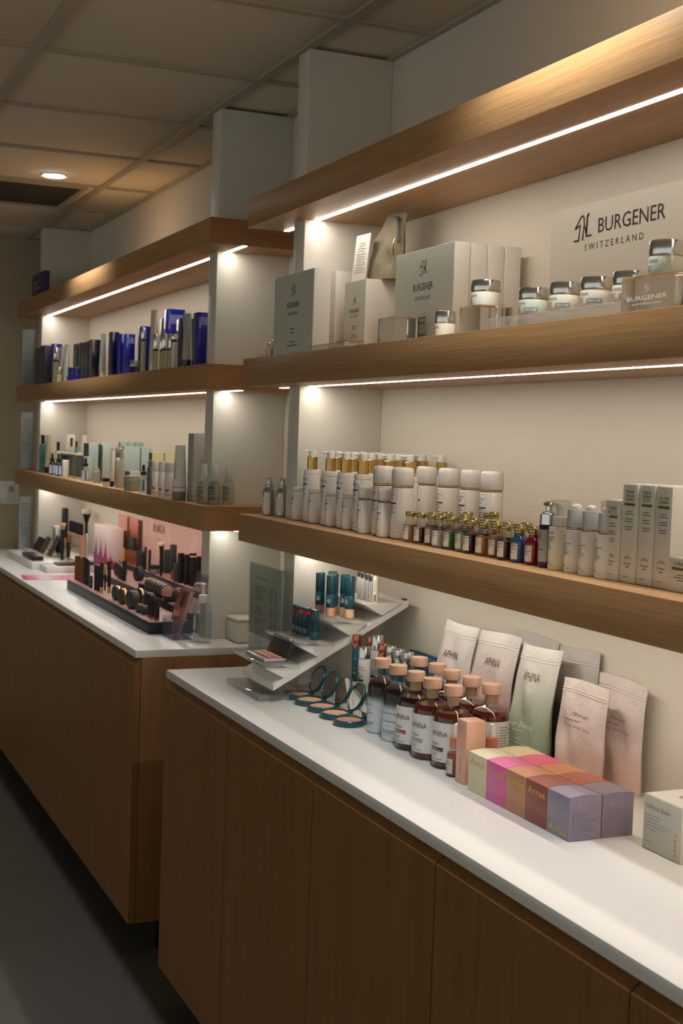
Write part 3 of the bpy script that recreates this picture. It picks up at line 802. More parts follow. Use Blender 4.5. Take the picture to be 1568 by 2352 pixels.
slim_box(-.707, -.6695, -.234, .16, .155, ['EMULSION GEL', 'BIOSENSIBLE', 'S.R.'], 'slim tall ivory carton third from the serum bottles')
slim_box(-.6675, -.6285, -.2325, .17, .1545, ['GEL SOIN', 'LUMIERE'], 'slim tall ivory carton with grey print on its right side')
slim_box(-.6265, -.560, -.236, .06, .050, ['CREME'], 'small low ivory carton at the right end before the tall cartons')

# ================================================================== NEAR COUNTER (z 0.900)
ZT = .9002
# price list in an upright acrylic holder
t = T('price_sign', 'grey printed price list in an upright clear holder left of the step display', 'sign', (-2.26, -.268, ZT))
O('sheet', MB().box(-.121, .121, -.0009, .0009, .022, .282), paper('pale_grey_sheet', (206, 212, 208), .55), t)
m = MB(); m.box(-.125, .125, -.0035, -.0012, 0, .286); m.box(-.125, .125, .0012, .0035, 0, .286)
O('holder', m, thin('sign_holder_clear', (246, 248, 247)), t)
f = Flat().text('Colorscience', -.075, .245, .0115, w=.088, align='L')
for k, (z, n) in enumerate(((.225, 6), (.173, 4), (.140, 3), (.113, 7))):
    f.lines(-.075, z, .075, n, .0068, .0026, 20+k)
    for i in range(n):
        f.rect(.034, z-i*.0068, .055, z-i*.0068+.0026).rect(.068, z-i*.0068, .084, z-i*.0068+.0026)
O('print', f.front(-.0011), P('print_grey', (88, 92, 90), .6), t)
g = Flat()
for a in (90, 210, 330): g.stroke([(.088+.004*math.cos(R(a)), .248+.004*math.sin(R(a))), (.088+.007*math.cos(R(a+50)), .248+.007*math.sin(R(a+50))), (.088+.007*math.cos(R(a-50)), .248+.007*math.sin(R(a-50)))], .0014)
O('emblem', g.front(-.0011), INKG, t)

# stepped white display
t = T('step_display', 'white stepped makeup display rising towards the wall on the near counter', 'display stand', (-2.0, -.2, ZT))
X0, X1 = -.115, .103
def yz(*ps): return [(y+.2, z-.9) for y, z in ps]
STEPW = P('white_step_plastic', (228, 227, 220), .35)
sl = (1.132-.945)/(.34)
O('slanted_plate', MB().prism(yz((-.378, .930), (-.032, 1.122), (-.032, 1.138), (-.378, .945)), X0, X1), STEPW, t)
TI = (((-.398, .983), (-.310, .9835), (-.353, .960)), ((-.316, 1.033), (-.224, 1.0335), (-.271, 1.008)), ((-.233, 1.082), (-.14, 1.0825), (-.188, 1.056)), ((-.151, 1.129), (-.052, 1.1295), (-.107, 1.104)))
for k, (F_, B_, D_) in enumerate(TI):
    O('step', MB().prism(yz(D_, (D_[0]+.006, D_[1]-.002), B_, (B_[0], B_[1]+.0012), (F_[0], F_[1]+.0012), F_), X0, X1+.001), STEPW, t)
    if k < 3:
        O('acrylic_sheet', MB().box(X0-.002, X1+.006, F_[0]-.004+.2, B_[0]-.006+.2, F_[1]+.0015-.9, F_[1]+.008-.9, c=.0008), ACRYLS, t)
O('acrylic_base', MB().box(-.165, .073, -.203, -.125, 0, .013, c=.001), ACRYLS, t)
O('acrylic_upright', MB().box(-.09, .04, -.14, -.134, .0135, .0725), ACRYLS, t)
O('support_block', MB().prism(yz((-.247, .9003), (-.07, .9003), (-.07, 1.098), (-.247, 1.0005)), -.155, -.098), STEPW, t)
O('end_clip', MB().box(X1-.02, X1-.004, .158, .166, .238, .2405), BLACK, t)

# palette on the lowest step
t = T('makeup_palette', 'open black and silver face palette with ten peach pans on the lowest step', 'palette', (-2.0, -.36, .9922))
O('base', MB().box(-.068, .066, -.029, .027, 0, .007, c=.0012), P('palette_silver', (186, 188, 186), .3, metal=.5), t)
O('insert', MB().box(-.062, .060, -.016, .024, .007, .0076), BLACK, t)
PANC = [(228, 178, 136), (224, 168, 124), (220, 160, 120), (214, 146, 114), (206, 132, 112)]
for i in range(5):
    for j in range(2):
        O('pan', MB().lathe([(.0092, .0077), (.0096, .0082), (.0085, .0086)], 20, -.049+.0245*i, -.006+.019*j), P(f'powder_{i}', PANC[i], .7), t)
l = MB().box(-.066, .064, -.0015, .0015, 0, .047, c=.0006).xf(Matrix.Translation((0, .028, .006)) @ Matrix.Rotation(R(-22), 4, 'X'))
O('lid', l, P('palette_black', (58, 56, 48), .3), t)

# five teal lip tubes
bands = [(170, 34, 62), (140, 36, 92), (206, 128, 110), (188, 26, 24), None]
proto = None
for k, (x, sc) in enumerate(((-2.067, .94), (-2.045, .94), (-2.022, .95), (-1.998, .96), (-1.945, 1.0))):
    lab = ['teal lip tube with crimson band', 'teal lip tube with plum band', 'teal lip tube with peach band', 'teal lip tube with red band', 'plain teal lip tube turned sideways'][k]+' standing on the second step'
    t = T('lip_tube', lab, 'lip tube', (x, -.258, 1.0413), R(0 if k < 4 else -25), 'teal lip tubes on the second step')
    def cap_(r, z0, z1, sy): return MB().lathe([(r*.96, z0), (r, z0+.001), (r, z1-.003), (r*.94, z1-.0008), (r*.8, z1)], 28, 0, 0, sy)
    r = .0105 if k < 4 else .0165; sy = 1 if k < 4 else .72
    O('base', cap_(r, 0, .022, sy), TEAL, t)
    O('tube', cap_(r*.97, .0221, .066*sc if bands[k] else .0735, sy), TEALD, t)
    if bands[k]:
        O('colour_band', cap_(r*.985, .0555*sc, .066*sc, sy), P(f'band_{k}', bands[k], .35), t)
        O('cap_top', cap_(r*.98, .0663*sc, .0735*sc, sy), TEAL, t)
        O('sticker', Flat().rect(-.002, .008, .008, .019, 5).wrap(r+.0004, 0, .5), P('sticker_grey', (128, 132, 128), .5), t)
    fl = Flat().rect(-.0012, .028, .0012, .056)
    v_, f_ = glyphs('colorscience')
    g = Flat().add([(-y*.0042, .026+(x_+2.9)*.0042) for x_, y in v_], f_)
    O('print', g.wrap(r*(.975 if k < 4 else .99)+.0003, 0, .6) if k < 4 else MB().add([(p[0], -r*sy-.0003, p[2]) for p in g.front(0).v], g.f), P('pale_teal_ink', (150, 190, 192), .5), t)

# six foundation sticks
SKIN = [(206, 150, 118), (196, 140, 112), (232, 184, 146), (188, 142, 116), (222, 170, 134), (240, 206, 162)]
SP = [(-2.044, -.205), (-2.021, -.178), (-1.985, -.201), (-2.066, -.163), (-1.985, -.164), (-1.948, -.166)]
for k, (x, y) in enumerate(SP):
    lab = ['farthest left in the row of three', 'second in the row of three', 'nearest of the row of three', 'hidden behind the row of three', 'left of the right-hand pair', 'right of the right-hand pair with the palest base'][k]
    t = T('foundation_stick', 'teal capped foundation stick, '+lab, 'foundation', (x, y, 1.0905), R(0), 'foundation sticks on the third step'); r = .0118
    O('glass_base', MB().lathe([(r*.9, 0), (r*.97, .001), (r*.97, .022)], 28), P(f'skin_tone_{k}', SKIN[k], .12, coat=.6), t)
    O('sleeve', MB().lathe([(r*.98, .0222), (r, .0226), (r, .0545), (r*.98, .055)], 28), TEAL, t)
    O('cap', MB().lathe([(r*.97, .0552), (r*.985, .0558), (r*.985, .1), (r*.94, .1017), (r*.8, .1022)], 28), TEALD, t)
    O('swatch_dot', (lambda q: q.wrap(r+.0005, 0, .75 if k != 5 else .35))(Flat().add([(.0052*math.cos(R(a)), .0385+.0058*math.sin(R(a))) for a in range(0, 360, 20)], [tuple(range(18))])), P('dot_silver', (170, 172, 170), .3, metal=.6), t)
    O('print', Flat().lines(-.008, .050, .012, 5, .0048, .0013, k).text('SPF', -.003, .044, .003).wrap(r+.0004, 0, .35), P('pale_teal_ink', (150, 190, 192), .5), t)
# clear tubes on the top step
CREAMT = P('cream_tube', (232, 228, 206), .35)
for k, (x, y, cream, hh) in enumerate(((-1.998, -.118, 0, .090), (-1.978, -.118, 0, .088), (-1.957, -.115, 0, .084), (-1.937, -.113, 0, .082), (-1.917, -.112, 1, .066))):
    lab = ('clear tube with chrome cap, ' + ORD[k] + ' from the left on the top step') if not cream else 'cream coloured slim tube at the right of the top step'
    t = T('gloss_tube', lab, 'tube', (x, y, 1.1308), 0, 'slim tubes on the top step'); r = .0068
    if cream:
        O('tube', MB().lathe([(r*.9, 0), (r, .001), (r, hh-.001), (r*.9, hh)], 24), CREAMT, t)
        O('mark', Flat().rect(-.0015, .004, .004, .020, 4).wrap(r+.0003, 0, .7), INKG, t)
        O('print', Flat().rect(-.0006, .028, .0006, .054).wrap(r+.0003, 0, .7), INKG, t)
    else:
        O('tube', MB().lathe([(r*.9, 0), (r, .001), (r, hh*.60), (r*.9, hh*.61)], 24), P('clear_tube_white', (226, 226, 222), .12, trans=.4, ior=1.3), t)
        O('cap', MB().lathe([(r*.97, hh*.615), (r, hh*.62), (r, hh-.001), (r*.9, hh)], 24), CHROME, t)
        O('print', Flat().rect(-.0006, .012, .0006, .042).wrap(r+.0003, 0, .6), INKG, t)

# five teal compacts
POW = [(214, 160, 128), (216, 166, 130), (208, 158, 124), (216, 170, 124), (196, 136, 112)]
for k in range(5):
    x = -1.947+.0765*k; y = -.296
    t = T('powder_compact', ['open teal compact farthest from the bottles', 'open teal compact second from the step display', 'open teal compact in the middle of the row of five', 'open teal compact second from the frosted bottle', 'open teal compact nearest the frosted bottle with deep tan powder'][k], 'compact', (x, y, ZT), 0, 'open mirrored compacts in a row'); r = .0345
    O('base', MB().lathe([(r*.9, 0), (r*.985, .0012), (r, .004), (r, .0065), (r*.975, .0068), (r*.975, .0082), (r, .0085), (r, .0115), (r*.97, .0128), (r*.86, .0128), (r*.84, .0105)], 48), TEAL, t)
    O('powder', MB().lathe([(r*.80, .0106), (r*.80, .0112), (r*.5, .0116), (.001, .0117)], 40), P(f'pressed_powder_{k}', POW[k], .75), t)
    O('powder_seam', Flat().rect(-.0004, -r*.76, .0004, r*.76).top(.0119), P('seam_tan', (170, 120, 92), .7), t) if k > 1 else None
    A = Matrix.Translation((0, .0375, .0125)) @ Matrix.Rotation(R(-24), 4, 'X')
    lid = MB().lathe([(r*.88, -.0012), (r*.91, -.0012), (r*.92, -.0036), (r*.97, -.0032), (r, -.001), (r, .0022), (r*.9, .0045), (r*.5, .0052), (.001, .0053)], 48)
    lid.xf(Matrix.Translation((0, 0, r)) @ Matrix.Rotation(R(-90), 4, 'X')).xf(A)
    lo = O('lid', lid, TEAL, t)
    mm = MB().lathe([(.001, -.0022), (r*.9, -.0022), (r*.9, -.0008)], 48)
    mm.xf(Matrix.Translation((0, 0, r)) @ Matrix.Rotation(R(-90), 4, 'X')).xf(A)
    O('mirror', mm, MIRROR, lo)
    O('hinge', MB().tube([(-.009, .0365, .0108), (.009, .0365, .0108)], .0036, 10), TEAL, t)

# teal, white and copper tubes at the wall
TEALT = P('teal_blue_tube', (20, 96, 124), .35)
TUBES = [(-1.876, -.176, .0108, .111, TEALT, COPPER, 'teal tube with copper cap nearest the step display'), (-1.800, -.190, .0145, .094, WHITE, CHROME, 'short white tube with chrome cap in front of the teal tubes'), (-1.850, -.150, .0110, .110, TEALT, COPPER, 'teal tube with copper cap behind the first one'),
         (-1.817, -.150, .0145, .117, WHITE, CHROME, 'tall white tube with chrome cap among the teal tubes'), (-1.747, -.166, .0128, .109, TEALT, COPPER, 'teal tube with copper cap behind the frosted bottle'),
         (-1.710, -.165, .0118, .1095, TEALT, CHROME, 'teal tube with chrome cap, first of three beside the teal pouch'), (-1.668, -.164, .0118, .109, TEALT, CHROME, 'teal tube with chrome cap, second of three beside the teal pouch'), (-1.624, -.164, .0120, .1095, TEALT, CHROME, 'teal tube with chrome cap, third of three beside the teal pouch')]
tag(O('display_block', MB().box(-1.897, -1.603, -.2085, -.128, ZT, ZT+.050, c=.002), STEPW), 'low white block carrying the capped tubes behind the compacts', 'display block')
for x, y, r, h, mb_, mc, lab in TUBES:
    t = T('serum_tube', lab, 'tube', (x, y, ZT+.0502), 0, 'capped tubes on the low white block'); hc = h*.70
    O('tube', MB().lathe([(r*.94, 0), (r, .0015), (r, hc-.001), (r*.96, hc)], 28), mb_, t)
    O('cap', MB().lathe([(r*.97, hc+.0003), (r*1.01, hc+.001), (r*1.01, h-.0025), (r*.95, h-.0006), (r*.7, h)], 28), mc, t)
    f = Flat().lines(-r*.6, hc*.5, r*1.2, 5, hc*.05, hc*.016, 3)
    if mb_ is WHITE: f.text('GLOW', -r*.5, hc*.68, hc*.06, align='L').text('RENEWAL', -r*.5, hc*.59, hc*.05, align='L')
    else: f.text('super', -r*.5, hc*.68, hc*.06, align='L')
    O('print', f.wrap(r+.0003, 0, .5), INK if mb_ is WHITE else P('pale_teal_ink', (150, 190, 192), .5), t)
    O('bar', Flat().rect(-r*.5, hc*.22, r*.6, hc*.28, 4).wrap(r+.0003, 0, .5), INK if mb_ is WHITE else GOLDINK, t)
t = T('teal_pouch', 'teal zipped cosmetic pouch leaning on the wall behind the corked bottles', 'pouch', (-1.755, -.041, ZT))
O('bag', MB().box(-.115, .115, -.024, .03, 0, .12, c=.011), P('teal_fabric', (16, 84, 112), .5, vary=.1, scale=200), t)
O('zip', MB().box(-.108, .108, -.0012, .0045, .1195, .1225), P('teal_zip', (10, 60, 84), .5), t)
O('piping', MB().tube([(-.112, -.0255, .100), (.112, -.0255, .100)], .0018, 8), P('teal_zip', (10, 60, 84), .5), t)

# ------------------------------------------------------------------ corked bottles
def cork_parts(t, r):
    O('wooden_cap', MB().lathe([(.0178, .1388), (.0187, .1395), (.0187, .157), (.0180, .158), (.0100, .1583)], 36), PALEWOOD, t)
    O('stopper', MB().lathe([(.0105, .1195), (.0118, .122), (.0118, .1385)], 24), P('amber_stopper', (232, 196, 150), .3, trans=.3, ior=1.3), t)
def body_prof(r): return [(r*.86, 0), (r*.96, .0014), (r, .005), (r, .094), (r*.965, .102), (r*.84, .1095), (r*.62, .1145), (.0152, .119), (.0146, .123), (.0146, .131), (.0168, .1325), (.0172, .135), (.0168, .1375), (.0135, .138)]
GLAB = 'corked bottles with pale wooden caps'
def frosted(loc, title, label, rot, cork=True):
    t = T('tonic_bottle', label, 'bottle', loc, 0, GLAB); r = .0305
    fm = MATS.get('white_to_smoke') or gradz('white_to_smoke', 0.0, .12, [(0, (214, 224, 230)), (.54, (200, 212, 220)), (.66, (70, 64, 66)), (.74, (30, 20, 18)), (.9, (40, 26, 22)), (1, (120, 112, 108))], .16)
    O('bottle', MB().lathe([(p_, z_) for p_, z_ in body_prof(r)[:8]], 44), fm, t)
    O('neck', MB().lathe([(.0152, .1192), (.0146, .123), (.0146, .131), (.0168, .1325), (.0172, .135), (.0168, .1375), (.0135, .138)], 28), GLASS, t)
    O('wooden_cap', MB().lathe([(.0178, .1388), (.0187, .1395), (.0187, .157), (.0180, .158), (.0100, .1583)], 36), PALEWOOD, t)
    f = Flat()
    for i, (s_, hh) in enumerate(title): f.text(s_, 0, .058-.0085*i, hh)
    f.lines(-.016, .022, .034, 1, 1, .0016, 2, 'C').lines(-.016, .018, .034, 1, 1, .0016, 5, 'C').text('355 mL (11.8 oz)', 0, .0125, .0022)
    O('print', f.wrap(r+.0004, 0, rot), P('blue_grey_ink', (84, 96, 112), .5), t)
    return t
frosted((-1.563, -.256, ZT), [('Kiss Me', .005), ('SODA WATER', .0018), ('Baise-Moi', .005), ('EAU DE SODA', .0018)], 'frosted white bottle with dark top and wooden cap, nearest the compacts', .05)
frosted((-1.482, -.258, ZT), [('Electric Beauty', .0046), ('TONIC WATER', .0018), ('Beaute Electrique', .0046), ('EAU TONIQUE', .0018)], 'frosted white bottle with dark top, second in the front row of corked bottles', .42)
DARKLIQ = P('collagen_dark', (46, 14, 12), .08, coat=.6, trans=.3, ior=1.33)
REDLIQ = P('collagen_red_brown', (124, 40, 20), .06, coat=.5, trans=.45, ior=1.33)
def collagen(loc, liq_, barcol, label, rot):
    t = T('tonic_bottle', label, 'bottle', loc, 0, GLAB); r = .0372
    O('bottle', MB().lathe(body_prof(r), 48), GLASS, t)
    O('liquid', MB().lathe([(r*.80, .0035), (r*.92, .005), (r*.955, .009), (r*.955, .094), (r*.92, .1015), (r*.80, .1075)], 44), liq_, t)
    cork_parts(t, r)
    lb = O('label', Flat().rect(-r*2.5, .014, r*2.5, .090, 44).wrap(r+.0004, 0, rot), P('white_paper_label', (226, 225, 222), .5), t)
    O('title', Flat().text('APHINA', 0, .063, .0105, w=.042).wrap(r+.0008, 0, rot), P('plum_brown_ink', (98, 62, 62), .5), lb)
    O('print', Flat().text('Collagen', -.008, .046, .006, w=.021).lines(-.020, .028, .032, 2, .004, .0012, 3).lines(-.020, .018, .034, 1, 1, .0014, 6).wrap(r+.0008, 0, rot), INKG, lb)
    O('flavour_bar', Flat().rect(-.021, .034, .013, .042, 10).wrap(r+.0008, 0, rot), barcol, lb)
    O('bar_print', Flat().lines(-.019, .0385, .028, 2, .003, .0012, 4).wrap(r+.0011, 0, rot), P('white_paper_label', (226, 225, 222), .5), lb)
    O('back_print', Flat().lines(-.018, .078, .036, 12, .0052, .0016, 9).wrap(r+.0008, 0, rot+1.75), INKG, lb)
    return t
collagen((-1.404, -.256, ZT), DARKLIQ, P('plum_bar', (150, 70, 96), .5), 'collagen bottle of near-black liquid with a pink bar on its label', .30)
collagen((-1.326, -.258, ZT), REDLIQ, P('taupe_bar', (168, 152, 148), .5), 'collagen bottle of red-brown liquid with a taupe bar on its label', .30)
collagen((-1.247, -.254, ZT), REDLIQ, P('aubergine_bar', (84, 54, 78), .5), 'collagen bottle of red-brown liquid with an aubergine bar on its label', .30)
frosted((-1.562, -.168, ZT), [('Kiss Me', .005)], 'frosted bottle in the back row of corked bottles, nearest the tubes', .05)
frosted((-1.478, -.168, ZT), [('Electric Beauty', .0046)], 'frosted bottle in the back row, second from the tubes', .5)
collagen((-1.402, -.174, ZT), DARKLIQ, P('plum_bar', (150, 70, 96), .5), 'collagen bottle of near-black liquid in the middle of the back row', .30)
collagen((-1.322, -.172, ZT), REDLIQ, P('taupe_bar', (168, 152, 148), .5), 'red-brown collagen bottle in the back row, second from the green pouch', .30)
collagen((-1.243, -.172, ZT), REDLIQ, P('aubergine_bar', (84, 54, 78), .5), 'red-brown collagen bottle at the right end of the back row, back label showing', .3)

# peach carton and dropper bottles
PEACH = P('peach_card', (226, 178, 152), .3, coat=.15)
t, w, d = carton('product_box', 'tall slim peach carton with a gold name in front of the corked bottles', 'box', -1.146, -1.109, -.299, -.259, ZT, .117, None, PEACH)
v_, f_ = glyphs('Arrae')
g = Flat().add([(-y*.012+.003, .034+x_*.012) for x_, y in v_], f_)
O('gold_name', g.front(-d-.0004), GOLDINK, t)
O('print', Flat().lines(-w*.6, .104, w*1.2, 3, .004, .0012, 3).front(-d-.0004), P('rose_ink', (190, 136, 116), .5), t)
AMBERL = P('amber_oil', (176, 72, 26), .06, coat=.5, trans=.4, ior=1.33)
def oil(loc, label):
    t = T('dropper_bottle', label, 'bottle', loc, 0, 'amber dropper bottles beside the peach carton'); r = .0168
    O('bottle', MB().lathe([(r*.9, 0), (r, .002), (r, .040), (r*.9, .046), (r*.62, .0505), (r*.6, .053)], 32), GLASS, t)
    O('oil', MB().lathe([(r*.82, .0025), (r*.93, .005), (r*.93, .0385), (r*.84, .0435)], 28), AMBERL, t)
    O('collar', MB().lathe([(r*.66, .0535), (r*.72, .054), (r*.72, .0735), (r*.66, .0745)], 28), P('copper_wood_collar', (196, 130, 100), .4), t)
    O('bulb', MB().lathe([(.0068, .0747), (.0070, .079), (.0056, .086), (.0056, .094), (.0042, .0985), (.001, .0998)], 20), WHITE, t)
    O('label', Flat().rect(-r*.8, .006, r*.8, .034, 10).wrap(r+.0004), CARDG, t)
    O('label_print', Flat().lines(-r*.6, .028, r*1.2, 6, .0042, .0013, 5).wrap(r+.0008), INKG, t)
oil((-1.158, -.216, ZT), 'amber dropper bottle with white bulb behind the peach carton, on its right')
oil((-1.180, -.281, ZT), 'amber dropper bottle between the aubergine-bar bottle and the peach carton')

# ten small cartons, two rows of five
AR = [('cream', (228, 220, 186)), ('pink', (226, 112, 172)), ('tan', (196, 142, 104)), ('brick brown', (150, 84, 72)), ('lavender', (146, 138, 158))]
AR2 = [(228, 208, 162), (230, 100, 136), (206, 140, 92), (168, 92, 66), (140, 128, 142)]
for row, (y0, y1) in enumerate(((-.306, -.245), (-.2435, -.183))):
    for k, (cn, rgb) in enumerate(AR):
        x0 = -1.0855+.0661*k; x1 = x0+.0655
        t = T('capsule_box', f'{cn} cube carton in the {("front", "back")[row]} row of the block of ten', 'box', ((x0+x1)/2, (y0+y1)/2, ZT), 0, 'cube cartons on the near counter')
        mt = P(f'cube_card_{row}_{k}', rgb if row == 0 else AR2[k], .34); w = .03275; d = (y1-y0)/2
        O('body', MB().box(-w, w, -d, d, 0, .070, c=.0008), mt, t)
        m = MB(); N = 8
        top = [(-d+2*d*i/N, .0704+.0026*math.sin(math.pi*i/N)) for i in range(N+1)]
        m.prism([(-d, .0698)]+[(d, .0698)]+top[::-1], -w+.0004, w-.0004)
        O('lid_flap', m, mt, t)
        f = Flat().text('Arrae', 0, .049 if k < 4 else .006, .0125, w=.052)
        O('gold_name', f.front(-d-.0004), P('lemon_gold_foil', (222, 192, 104), .35, metal=.35), t)
        g = Flat().lines(w*.1, .0135 if k < 4 else .058, w*.75, 3, .0035, .001, 3+k)
        O('print', g.front(-d-.0004), P(f'cube_ink_{k}', tuple(min(255, int(c*1.18)) for c in rgb), .5), t)
        if k == 4:
            O('side_name', Flat().text('Arrae', 0, .052, .011, w=.034).right(w+.0004), P('faint_gold', (168, 146, 150), .5), t)
            O('side_print', Flat().lines(-d*.86, .043, d*1.72, 11, .0036, .0009, 13+row).right(w+.0004), P('violet_ink', (122, 110, 130), .5), t)

# stand-up pouches
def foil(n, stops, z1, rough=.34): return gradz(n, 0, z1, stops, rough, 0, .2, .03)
def pouch(label, x0, x1, y, h, d, mat, seed, lean, prints, ztop=.9, group='foil pouches along the wall', rz=0):
    t = T('standup_pouch', label, 'pouch', ((x0+x1)/2, y, ZT), rz, group); w = x1-x0
    O('bag', bag_mesh(w, h, d, seed, 20, 30, lean, -.02, .0040), mat, t)
    S = bag_surface(w, h, d, seed, lean, -.02, .0040); N = 18
    seal = None
    for dz in (.905, .880):
        pts = [S(-.97+1.94*i/N, dz, -1) for i in range(N+1)]
        q = O('zip_seal', MB().tube([(x, y_-.0004, z) for x, y_, z in pts], .0011, 6), mat, t)
    for nme, fl, im in prints:
        mm = MB(); vs = []
        for x, z in fl.v:
            v = min(max(z/h, 0), 1); p = S(max(-1, min(1, x/(w/2))), v, -1)
            vs.append((p[0], p[1]-.0007, p[2]))
        O(nme, mm.add(vs, fl.f), im, t)
    return t
PLUM = P('plum_brown_ink', (98, 62, 62), .5)
pouch('white APHINA pouch farthest left of the pouches, by the corked bottles', -1.662, -1.514, -.078, .226, .058, foil('foil_white_rose', [(0, (206, 168, 166)), (.45, (222, 208, 204)), (1, (226, 224, 220))], .226), 1, .03, [('title', Flat().text('APHINA', .0, .150, .0155, w=.066), PLUM)])
pouch('white to pink APHINA pouch behind the corked bottles', -1.508, -1.342, -.076, .226, .058, foil('foil_pink', [(0, (170, 112, 112)), (.35, (206, 160, 156)), (.75, (220, 208, 204)), (1, (224, 222, 218))], .226), 2, .03, [('title', Flat().text('APHINA', .012, .158, .0155, w=.062), PLUM)])
f = Flat()
for a in range(0, 360, 30): f.stroke([(.003*math.cos(R(a)), .098+.003*math.sin(R(a))), (.0075*math.cos(R(a)), .098+.0075*math.sin(R(a)))], .0007)
pouch('white to sage green APHINA pouch with Inner Balance lettering', -1.322, -1.178, -.080, .226, .060, foil('foil_sage', [(0, (146, 166, 140)), (.40, (166, 182, 158)), (.72, (212, 214, 204)), (1, (226, 226, 220))], .226), 3, .028,
      [('title', Flat().text('APHINA', .0, .160, .0165, w=.062), PLUM), ('emblem', f, P('rose_brown_ink', (150, 104, 92), .5)), ('script', Flat().text('Inner Balance', 0, .068, .0115, w=.088), P('white_ink', (240, 242, 236), .5)), ('fine_print', Flat().lines(-.03, .061, .06, 1, 1, .0012, 3, 'C').lines(-.052, .045, .104, 2, .008, .0014, 4).lines(-.052, .027, .104, 2, .008, .0014, 6), P('white_ink', (240, 242, 236), .5))])
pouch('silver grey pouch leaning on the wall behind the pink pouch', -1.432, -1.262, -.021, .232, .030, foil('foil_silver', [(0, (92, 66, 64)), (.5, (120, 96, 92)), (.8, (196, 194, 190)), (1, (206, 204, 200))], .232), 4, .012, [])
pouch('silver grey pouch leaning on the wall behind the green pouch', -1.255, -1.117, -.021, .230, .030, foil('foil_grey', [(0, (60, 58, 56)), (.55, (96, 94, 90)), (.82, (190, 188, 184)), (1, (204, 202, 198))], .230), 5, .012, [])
MARB = gradz('foil_blush_marble', 0, .19, [(0, (226, 194, 174)), (.4, (220, 194, 180)), (.62, (228, 210, 204)), (.75, (214, 194, 188)), (1, (226, 216, 210))], .3, 0, .35, .06)
def btx(): return [('print', Flat().text('("Bloat Less")', .012, .126, .006, w=.052).lines(-.038, .117, .09, 1, 1, .0011, 3).text('30 Servings  Net Wt. 223.5g', .004, .106, .0042, w=.088), INKG), ('numeral', Flat().text('9', .052, .012, .020), INK)]
pouch('crumpled blush pouch in front of the other blush pouch', -1.128, -.985, -.090, .188, .056, MARB, 6, .012, btx())
pouch('crumpled blush pouch at the right end against the wall', -1.092, -.945, -.032, .200, .044, MARB, 8, .008, btx()[:1])

# balm carton
t, w, d = carton('product_box', 'white balm carton at the right end of the near counter', 'box', -.700, -.605, -.205, -.118, ZT, .086, None, P('white_balm_card', (226, 224, 214), .42))
O('title', Flat().text('Sublime Balm', -w*.25, .066, .007, w=.064).front(-d-.0004), P('soft_grey_ink', (150, 148, 138), .5), t)
O('print', Flat().lines(-w*.86, .055, w*1.3, 5, .0055, .0008, 3).lines(-w*.86, .013, .03, 1, 1, .0010, 4).front(-d-.0004), P('soft_grey_ink', (150, 148, 138), .5), t)
f = Flat()
for i in range(5): f.add([(w*.72+.0024*math.cos(R(a)), .010+.0075*i+.0024*math.sin(R(a))) for a in range(0, 360, 45)], [tuple(range(8))])
O('dots', f.front(-d-.0004), P('apricot_ink', (220, 176, 120), .5), t)
f = Flat()
for a in range(0, 360, 40): f.stroke([(.004*math.cos(R(a)), .004*math.sin(R(a))), (.010*math.cos(R(a-18)), .010*math.sin(R(a-18))), (.010*math.cos(R(a+18)), .010*math.sin(R(a+18))), (.004*math.cos(R(a)), .004*math.sin(R(a)))], .0008)
O('emblem', f.top(.0869), P('rose_brown_ink', (150, 104, 92), .5), t)

# ================================================================== FAR UNIT, MIDDLE SHELF (z 1.730): blue cartons, silver tubes
DKBLUE = P('midnight_foil_card', (16, 18, 60), .2, metal=.2, coat=.5)
PLUMC = P('slate_purple_card', (70, 66, 84), .4)
def bluebox(label, x0, x1, y0, y1, h, mt, z=Z2, panel=True, group='blue cartons on the far middle shelf'):
    t = T('product_box', label, 'box', ((x0+x1)/2, (y0+y1)/2, z), 0, group); w = (x1-x0)/2; d = (y1-y0)/2
    O('body', MB().box(-w, w, -d, d, 0, h, c=.001), mt, t)
    O('lid_flap', MB().box(-w+.001, w-.001, -d+.001, d-.001, h-.0003, h+.0006), mt, t)
    if panel:
        O('side_panel', Flat().rect(-d*.8, h*.78, d*.8, h*.92).right(w+.0004), P('pale_blue_print', (120, 128, 190), .5), t)
    return t
DK = P('dark_navy_card', (12, 12, 28), .25, coat=.3)
bluebox('slate purple carton, first from the far end of the middle shelf', -5.583, -5.508, -.265, -.205, .178, PLUMC, panel=False)
bluebox('slate purple carton, second from the far end of the middle shelf', -5.500, -5.415, -.268, -.205, .180, PLUMC, panel=False)
bluebox('slate purple carton, third from the far end of the middle shelf', -5.405, -5.300, -.272, -.205, .184, PLUMC, panel=False)
bluebox('cobalt carton behind the small glass bottle near the far end', -5.261, -5.236, -.25, -.203, .189, BLUEBOX)
bluebox('narrow dark carton just right of the cobalt carton near the far end', -5.00, -4.955, -.20, -.176, .173, BLUEBOX, panel=False)
for k, (x0, x1, h) in enumerate(((-4.844, -4.775, .166), (-4.738, -4.693, .167), (-4.676, -4.626, .165), (-4.608, -4.562, .166), (-4.540, -4.500, .170))):
    bluebox(f'near-black slim carton with a silver edge, {ORD[k]} of five in the row', x0, x1, -.235, -.196, h, DK, panel=False)
    t = [o for o in bpy.data.objects if o.parent is None and o.get('label', '').startswith(f'near-black slim carton with a silver edge, {ORD[k]}')][0]
    w = (x1-x0)/2; O('edge_strip', MB().box(w-.004, w+.0006, -.0206, -.0192, .001, h-.001), SILVER, t)
bluebox('near-black carton behind the tapered silver tube left of centre', -4.40, -4.345, -.185, -.14, .190, DK, panel=False)
bluebox('midnight carton with white top left of the rounded blue cartons', -4.160, -4.112, -.245, -.215, .178, DKBLUE, panel=False)
